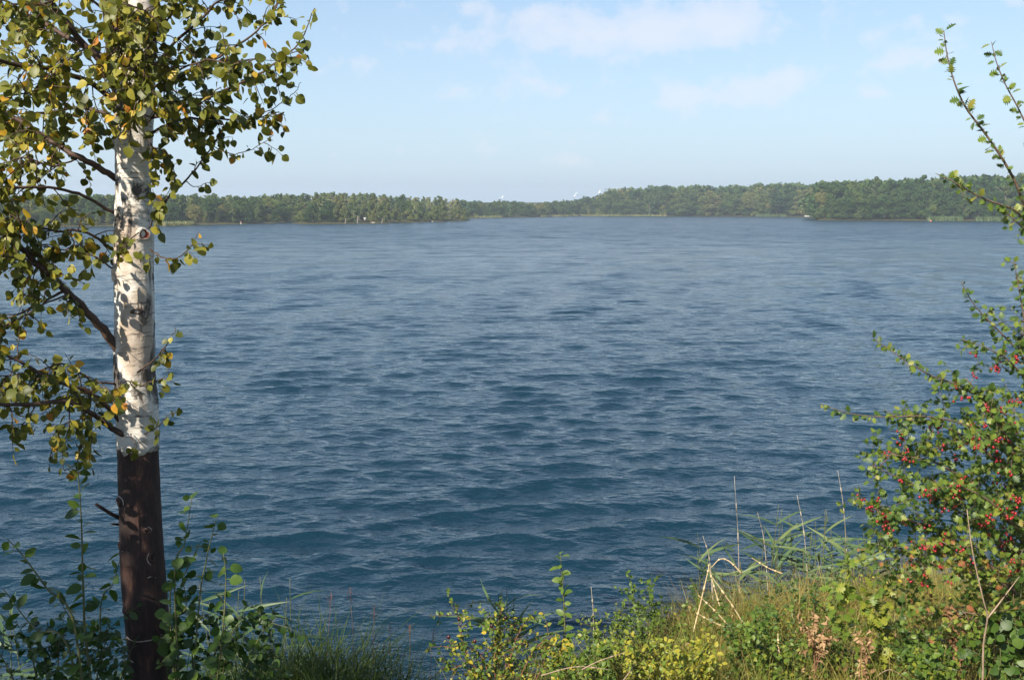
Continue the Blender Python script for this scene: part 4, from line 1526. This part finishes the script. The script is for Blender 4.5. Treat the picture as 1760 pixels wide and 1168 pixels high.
sapling('yellow_green_shrub', 'bright yellow-green lobed shrub in front of the red-berried bush', 1500, 4.6,
        [[(1490, 1080), (1470, 1000), (1450, 965)], [(1510, 1080), (1520, 1010), (1530, 960)], [(1520, 1100), (1560, 1040), (1585, 990)], [(1480, 1110), (1440, 1070), (1432, 1010)],
         [(1530, 1130), (1510, 1060), (1490, 1010)]], YG, .004, ntw=8, tw=(.05, .14), maxleaf=300)
sapling('leafy_shrub', 'dark green leafy shrub under the red-berried bush beside the pale bare stem', 1730, 4.0,
        [[(1720, 1130), (1700, 1060)], [(1745, 1120), (1755, 1020)], [(1700, 1150), (1660, 1110)], [(1760, 1140), (1790, 1060)], [(1735, 1150), (1730, 1080)]],
        dict(RO, size=.044, tint=tint_range(.25, .62)), .004, ntw=6, tw=(.06, .14))
herb = dict(temp='small', mat='shrub_leaf', size=.026, step=.013, hang=.1, pet=.1, nrm=(-.3, -.4, .8), scat=.6)
for px, d, top, tr, lb in ((1040, 5.8, 1040, (.55, .8), 'loose olive herb on the bank beside the wild rose'),
                           (1130, 6.3, 985, (.5, .75), 'tall thin herb with tiny leaves near the broken straw reeds'),
                           (1100, 4.7, 1100, (.72, .88), 'pale yellow herb mound low on the sunny bank'),
                           (1180, 4.6, 1110, (.72, .9), 'yellow herb mound in the grass below the broken straw reeds'),
                           (1290, 5.2, 1030, (.4, .66), 'green herb between the straw reeds and the brown dry plant'),
                           (1330, 4.9, 1080, (.5, .8), 'mixed green and yellow herb in front of the brown dry plant'),
                           (1400, 6.0, 985, (.35, .6), 'dense green herb below the green reeds'),
                           (1440, 5.0, 1090, (.5, .8), 'olive herb beside the brown dry plant'),
                           (1590, 4.4, 1080, (.3, .6), 'green herb at the foot of the yellow-green shrub'),
                           (1610, 4.0, 1120, (.45, .8), 'olive herb among dry stalks below the berries'),
                           (1000, 4.8, 1120, (.5, .8), 'small herb in dry twigs beside the yellow-leaved shrub'),
                           (1240, 6.8, 1000, (.4, .65), 'green herb at the foot of the straw reeds')):
    paths = []
    for i in range(6):
        ax = px + random.uniform(-55, 55)
        ty = top + random.uniform(-12, 45)
        paths.append([(px + (ax - px) * .5, (ty + 1168) / 2 + 10, random.uniform(-.15, .15)), (ax, ty, random.uniform(-.25, .25))])
    sapling('bank_herb', lb, px, d, paths, dict(herb, tint=tint_range(*tr)), .0032, ntw=14, tw=(.05, .15), mat='green_stem', cat='herb', maxleaf=80, sub=1)

# brown dried plants
DRY = dict(temp='dry', mat='dry_leaf', size=.023, step=.007, tint=tint_range(.25, 1.0), hang=.3, pet=.1, nrm=(-.3, -.5, .6), scat=.9)
sapling('dried_plant', 'brown withered plant with curled leaves in the bank grass', 1400, 4.7,
        [[(1395, 1100), (1372, 1062)], [(1400, 1090), (1400, 1050)], [(1410, 1100), (1432, 1060)], [(1415, 1110), (1445, 1095)]], DRY, .003, ntw=5, tw=(.03, .09), mat='red_stem', cat='plant', own=(.55, 1), maxleaf=200)
sapling('dried_plant', 'small withered brown plant below the yellow-green shrub', 1480, 4.4,
        [[(1480, 1120), (1472, 1085)], [(1490, 1130), (1500, 1100)]], DRY, .003, ntw=4, tw=(.03, .07), mat='red_stem', cat='plant', own=(.5, 1), maxleaf=100)
sapling('dried_plant', 'withered rusty plant in the shade under the red-berried bush', 1640, 4.1,
        [[(1640, 1100), (1625, 1045)], [(1655, 1110), (1670, 1060)]], dict(DRY, tint=tint_range(0, .4)), .003, ntw=5, tw=(.03, .09), mat='red_stem', cat='plant', own=(.5, 1), maxleaf=100)


# reeds
def reed(px, d, toppy, lean, n, tint, label, grp='green reeds at the water edge'):
    b = G(px, d)
    b[2] = min(b[2], .3)
    pl = Plant('reed', b, label, 'reed', grp, 40)
    si = pl.stem('stalk', 'green_stem')
    top = P(px + lean, toppy, d)
    w = spline([b - [0, 0, .1], (b + top) / 2 + [lean * .0004, 0, .02], top], 12)
    pl.tube(si, w, np.linspace(.0045, .0018, 12), 5)
    for i in range(n):
        u = .3 + .7 * i / n
        p = w[min(11, int(u * 11))]
        an = random.uniform(0, 6.28)
        ax = unit(np.array([math.cos(an), math.sin(an) * .7, random.uniform(.15, .9)]))
        pl.leaf(si, p, ax, unit(np.array([-.2, -.5, .8]) + rng.normal(size=3) * .3), random.uniform(.24, .42), random.uniform(*tint), 'lance', 'reed_leaf')
    pl.done()


RL = 'green reed with long narrow arching leaves'
for i in range(34):
    px = random.uniform(1210, 1505)
    reed(px, random.uniform(7.2, 8.6), random.uniform(885, 985) - (20 if px > 1300 else -10), random.uniform(-25, 25), random.randint(4, 7), (.25, .75), RL + (' behind the broken straw reeds' if px < 1290 else ' between two leaning bare canes' if px < 1385 else ' next to the red-berried bush'))
for i in range(7):
    reed(random.uniform(845, 880), 6.6, random.uniform(1010, 1050), random.uniform(-12, 12), 4, (.3, .6), 'short green reed standing in the water behind the wild rose', 'short reeds behind the wild rose')
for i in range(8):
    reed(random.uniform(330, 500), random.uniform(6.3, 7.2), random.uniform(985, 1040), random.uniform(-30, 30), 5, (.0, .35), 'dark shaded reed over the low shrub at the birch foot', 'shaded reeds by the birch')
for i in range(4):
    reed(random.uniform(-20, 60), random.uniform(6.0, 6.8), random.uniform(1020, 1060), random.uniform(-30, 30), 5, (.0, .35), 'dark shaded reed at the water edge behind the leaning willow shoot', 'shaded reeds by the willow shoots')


def cane(nm, label, pts, d, r, mat, grp=None, plume=False):
    b = P(*pts[0][:2], d)
    w = spline([P(q[0], q[1], d + (q[2] if len(q) > 2 else 0)) for q in pts], len(pts) * 5)
    t = empty(nm, w[0], label, 'reed', grp)
    mb = MB()
    mb.tube(w, np.linspace(r, r * .35, len(w)), 6)
    obj('stalk', mb.mesh('stalk', M[mat], True, w[0]), t)
    for u in (.25, .5, .72):                 # thickened joints
        i = int(u * (len(w) - 1))
        mb = MB()
        mb.tube([w[i], w[i] * .5 + w[i + 1] * .5, w[i + 1]], [r * .9, r * 1.25, r * .8], 6)
        obj('joint', mb.mesh('joint', M[mat], True, w[0]), t)


for px0, y0, px1, y1, d, lb in ((1272, 1050, 1262, 818, 7.6, 'tall bare grey reed cane rising straight above the straw reeds'),
                                (1392, 1000, 1370, 850, 7.8, 'bare grey cane leaning above the green reeds'),
                                (1458, 960, 1440, 808, 7.8, 'tall bare cane next to the hawthorn above the green reeds'),
                                (1228, 1010, 1208, 920, 7.0, 'short bare grey cane over the broken straw reeds'),
                                (1322, 990, 1302, 880, 7.8, 'thin bare cane slanting among the green reeds'),
                                (1020, 1120, 1016, 1008, 6.2, 'thin dry stalk standing beside the paired-leaf shoot')):
    cane('reed_cane', lb, [(px0, y0 + 60), ((px0 + px1) / 2 + 2, (y0 + y1) / 2), (px1, y1)], d, .0042, 'grey_cane')
for i, (pts, lb) in enumerate((([(1192, 1085), (1203, 1040), (1216, 985), (1219, 968)], 'pale straw reed standing upright, first leg of the broken bundle'),
                               ([(1240, 1050), (1228, 1010), (1217, 970)], 'short pale straw reed bent under the broken bundle'),
                               ([(1288, 1090), (1262, 1045), (1222, 988)], 'long pale straw reed slanting from the top of the bundle'),
                               ([(1262, 1085), (1230, 1050), (1200, 1022)], 'pale straw reed crossing low in the broken bundle'),
                               ([(1250, 1078), (1225, 1068), (1196, 1052)], 'pale straw reed lying almost flat under the bundle'),
                               ([(1275, 985), (1255, 965), (1238, 960), (1222, 975)], 'pale straw reed arching over the broken bundle'),
                               ([(1345, 985), (1320, 975), (1292, 958)], 'pale straw reed lying across the green reeds'),
                               ([(1340, 1130), (1338, 1110), (1337, 1088)], 'short upright straw stalk in front of the brown dry plant'))):
    cane('straw_reed', lb, pts, 5.9 if i < 6 else 6.6 if i == 6 else 4.7, .0055, 'straw', 'broken straw reeds on the bank')
for pts, lb in (([(1000, 1150), (1030, 1135), (1075, 1120)], 'dry forked twig lying on the bank beside the yellow-leaved shrub'),
                ([(930, 1160), (990, 1145), (1050, 1150)], 'dry grey twig lying along the bank edge'),
                ([(1070, 1170), (1085, 1150), (1092, 1135)], 'thin grey twig slanting up from the yellow herbs'),
                ([(1500, 1165), (1530, 1150), (1560, 1168)], 'reddish dry stalk bent over near the withered plant')):
    cane('dry_twig', lb, pts, 4.5, .003, 'pale_twig')

# ------------------------------------------------------------------ grass and ground cover
def scatter(n, x0, x1, y0, y1, seed, margin=.05):
    r = np.random.default_rng(seed)
    x = r.uniform(x0, x1, n)
    y = y0 + (y1 - y0) * r.random(n)
    ok = y < shore_near(x) + margin
    return x[ok], y[ok]


def patch(x, y, f=1.0, s=0):
    return (np.sin(x * 2.1 * f + 1.3 + s) * np.sin(y * 1.7 * f - .6 + s * 2) + .6 * np.sin(x * 4.3 * f - y * 3.1 * f + s) + .4 * np.sin(x * 9.1 * f + y * 7.3 * f)) / 2


x, y = scatter(80000, -5, 6, 3.0, 9.2, 11, .12)
z = height(x, y)
pt = patch(x, y)
r_ = np.random.default_rng(12)
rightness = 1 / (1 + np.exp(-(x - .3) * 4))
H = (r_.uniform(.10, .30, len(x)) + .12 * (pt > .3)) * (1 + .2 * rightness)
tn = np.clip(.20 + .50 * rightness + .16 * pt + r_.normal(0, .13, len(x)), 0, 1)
keep = r_.random(len(x)) < (.55 + .4 * pt)
o = obj('grass', blades_mesh('grass', x[keep], y[keep], z[keep] - .01, H[keep], r_.uniform(.003, .0065, keep.sum()), tn[keep], M['grass_blade'], .3, 13))
tag(o, 'rough bank grass, green in the shade and yellowing in the sun', 'grass', kind='stuff')

x, y = scatter(64000, -4.5, 6, 3.2, 9.0, 31, -.1)
r_ = np.random.default_rng(32)
z = height(x, y)
pt = patch(x, y, 1.2, 2)
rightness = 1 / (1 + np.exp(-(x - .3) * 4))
keep = r_.random(len(x)) < np.clip(.45 + .5 * pt, .06, 1)
x, y, z, pt, rightness = x[keep], y[keep], z[keep], pt[keep], rightness[keep]
n = len(x)
up = r_.random(n) ** .7 * (.10 + .22 * np.clip(pt + .4, 0, 1))
nr = np.array([-.25, -.35, .8]) + r_.normal(size=(n, 3)) * .55
ax = r_.normal(size=(n, 3)) * [1, 1, .35]
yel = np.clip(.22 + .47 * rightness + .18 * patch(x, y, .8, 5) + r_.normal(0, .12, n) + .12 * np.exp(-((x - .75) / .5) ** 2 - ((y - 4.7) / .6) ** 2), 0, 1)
o = obj('ground_cover', leaves_mesh('ground_cover', 'small', np.stack([x, y, z + up], -1), frames(ax, nr), r_.uniform(.013, .030, n), yel, M['shrub_leaf']))
tag(o, 'low mixed leafy ground cover on the lake bank', 'ground cover', kind='stuff')
# dead leaves and stalks mixed into the bank
x, y = scatter(9000, -.6, 6, 3.4, 8.8, 41, -.1)
r_ = np.random.default_rng(42)
kk = r_.random(len(x)) < np.clip(.25 + .5 * patch(x, y, 1.6, 8), 0, 1)
x, y = x[kk], y[kk]
n = len(x)
o = obj('leaf_litter', leaves_mesh('leaf_litter', 'dry', np.stack([x, y, height(x, y) + r_.uniform(.02, .22, n)], -1), frames(r_.normal(size=(n, 3)), np.array([-.2, -.3, .8]) + r_.normal(size=(n, 3)) * .6),
                                   r_.uniform(.016, .034, n), r_.random(n), M['dry_leaf']))
tag(o, 'brown dead leaves scattered through the bank growth', 'dead leaves', kind='stuff')

x, y = scatter(9000, -.5, 6, 3.4, 8.9, 51, -.05)
r_ = np.random.default_rng(52)
n = len(x)
o = obj('dead_stems', blades_mesh('dead_stems', x, y, height(x, y) - .01, r_.uniform(.18, .5, n), r_.uniform(.0022, .004, n), np.clip(r_.normal(.8, .12, n), 0, 1), M['grass_blade'], .45, 53, 3, .5))
tag(o, 'thin dead stems and straw tangled through the bank growth', 'dead stems', kind='stuff')


def tuft(px, d, top, n, tint, label, grp, spread=.11, w=.007, mat='grass_blade', lean=.2, bend=.4):
    b = G(px, d)
    r = np.random.default_rng(int(px * 7 + d * 100))
    X = b[0] + r.normal(size=n) * spread
    Y = b[1] + r.normal(size=n) * spread
    hh = P(px, top, d)[2] - b[2]
    me = blades_mesh('blades', X, Y, np.maximum(height(X, Y), -.15) - .01, hh * r.uniform(.45, 1.05, n), np.full(n, w), np.clip(r.normal(tint, .1, n), 0, 1), M[mat], lean, int(px), 4, bend, off=b)
    t = empty('grass_tuft', b, label, 'grass', grp)
    tag(obj('blades', me, t), kind='stuff')


for px, d, top, wh in ((520, 6.0, 1040, 'beside the low round-leaved shrub'), (560, 6.1, 1032, 'standing highest against the water'), (595, 6.2, 1052, 'below the thin seed-head stalks'),
                       (545, 5.4, 1085, 'low on the bank before the highest tuft'), (610, 5.6, 1105, 'small and low at the bare water edge'), (480, 5.8, 1062, 'touching the low round-leaved shrub'),
                       (440, 5.5, 1080, 'behind the low round-leaved shrub'), (640, 6.0, 1110, 'thin and last before open water')):
    tuft(px, d, top, 240, .24, 'dark green shaded grass tuft ' + wh, 'shaded grass tufts right of the birch', .15, .010, lean=.30, bend=.55)
for px, d, top, wh in ((1060, 6.0, 1065, 'beside the paired-leaf shoot'), (1150, 6.6, 1015, 'at the water edge beside the straw reeds'), (1210, 5.4, 1055, 'in front of the broken straw reeds'),
                       (1260, 6.0, 1010, 'growing through the broken straw reeds'), (1310, 6.4, 990, 'at the foot of the green reeds'), (1360, 5.6, 1030, 'behind the brown dry plant'),
                       (1440, 6.5, 975, 'between the green reeds and the hawthorn'), (1120, 5.0, 1080, 'among the yellow herb mounds'), (1560, 5.4, 1010, 'behind the yellow-green shrub'),
                       (1180, 4.6, 1115, 'low in front of the yellow herb mounds'), (1280, 4.6, 1105, 'beside the short upright straw stalk'), (1500, 4.3, 1110, 'under the yellow-green shrub')):
    tuft(px, d, top, 150, .62, 'yellowing grass tuft ' + wh, 'sunlit grass tufts on the bank')
# seed-head stalks over the water
for px, d, top in ((600, 6.3, 1010), (640, 6.0, 1040), (700, 6.1, 1075), (735, 6.0, 1080), (560, 6.4, 1020), (670, 6.2, 1070)):
    b = G(px, d)
    tp = P(px + random.uniform(-8, 12), top, d)
    t = empty('grass_stalk', b, 'thin brown grass stalk with a seed head against the water', 'grass', 'thin seed-head stalks over the water')
    mb = MB()
    w = spline([b, (b + tp) / 2 + rng.normal(size=3) * .01, tp], 10)
    mb.tube(w, np.linspace(.002, .0009, 10), 4)
    st = obj('stalk', mb.mesh('stalk', M['red_stem'], True, b), t)
    mb = MB()
    for i in range(22):
        p = w[-1] * (1 - i / 60) + w[-4] * (i / 60)
        q = p + rng.normal(size=3) * [.014, .014, .006] + [0, 0, .012]
        mb.tube([p, q], [.0012, .0004], 3)
    obj('seed_head', mb.mesh('seed_head', M['red_stem'], True, b), t)

# ------------------------------------------------------------------ tree out of view, added so that its crown shades the left bank
sb = np.array([-3.9, .7, float(height(-3.9, .7))])
t = empty('added_shade_tree', sb, 'unseen leafy tree on the bank, added to shade the birch foot', 'tree')
mb = MB()
mb.tube(spline([sb - [0, 0, .1], sb + [.03, 0, .8], sb + [-.02, .05, 2.2], sb + [.05, 0, 3.7]], 14), np.linspace(.09, .03, 14), 10, .03)
for i in range(9):
    an = i * 2.4
    z0 = .7 + i * .32
    mb.tube(spline([sb + [0, 0, z0], sb + [math.cos(an) * .6, math.sin(an) * .6, z0 + .35], sb + [math.cos(an) * 1.3, math.sin(an) * 1.3, z0 + .5]], 7), np.linspace(.03, .008, 7), 6)
obj('trunk', mb.mesh('trunk', M['far_bark'], True, sb), t)
r_ = np.random.default_rng(77)
n = 6000
dr = r_.normal(size=(n, 3))
dr /= np.linalg.norm(dr, axis=1)[:, None]
cc = np.array([[l * .83, -l * .56, z] for l, z in ((-1.3, 2.5), (-.7, 2.9), (0, 3.3), (.55, 2.7), (.9, 2.2), (-.2, 2.3), (.3, 1.8), (-1.0, 1.9), (-.4, 3.6), (1.15, 2.9))])
ci = r_.integers(0, len(cc), n)
pos = sb + cc[ci] + dr * (r_.random(n) ** .4 * .75)[:, None]
pos[:, 2] = np.maximum(pos[:, 2], sb[2] + .25)
tag(obj('crown', leaves_mesh('crown', 'birch', pos - sb, frames(r_.normal(size=(n, 3)), r_.normal(size=(n, 3)) + [0, 0, .6]), r_.uniform(.05, .085, n), r_.uniform(.05, .6, n), M['birch_leaf']), t), kind='stuff')

# ------------------------------------------------------------------ haze over the lake
mb = MB()
mb.box((0, 0, 12.0), (1300, 1300, 15.5))
mh, th_ = new_mat('haze')
pv = th_.n('ShaderNodeVolumePrincipled')
pv.inputs['Color'].default_value = (.78, .88, 1.0, 1)
pv.inputs['Density'].default_value = .00058
pv.inputs['Anisotropy'].default_value = .2
th_.n('ShaderNodeOutputMaterial', i_1=pv.outputs[0])
USE_HAZE = True
if USE_HAZE:
    o = obj('haze', mb.mesh('haze', mh, False))
    tag(o, 'thin bluish summer haze over the lake', 'haze', kind='stuff')
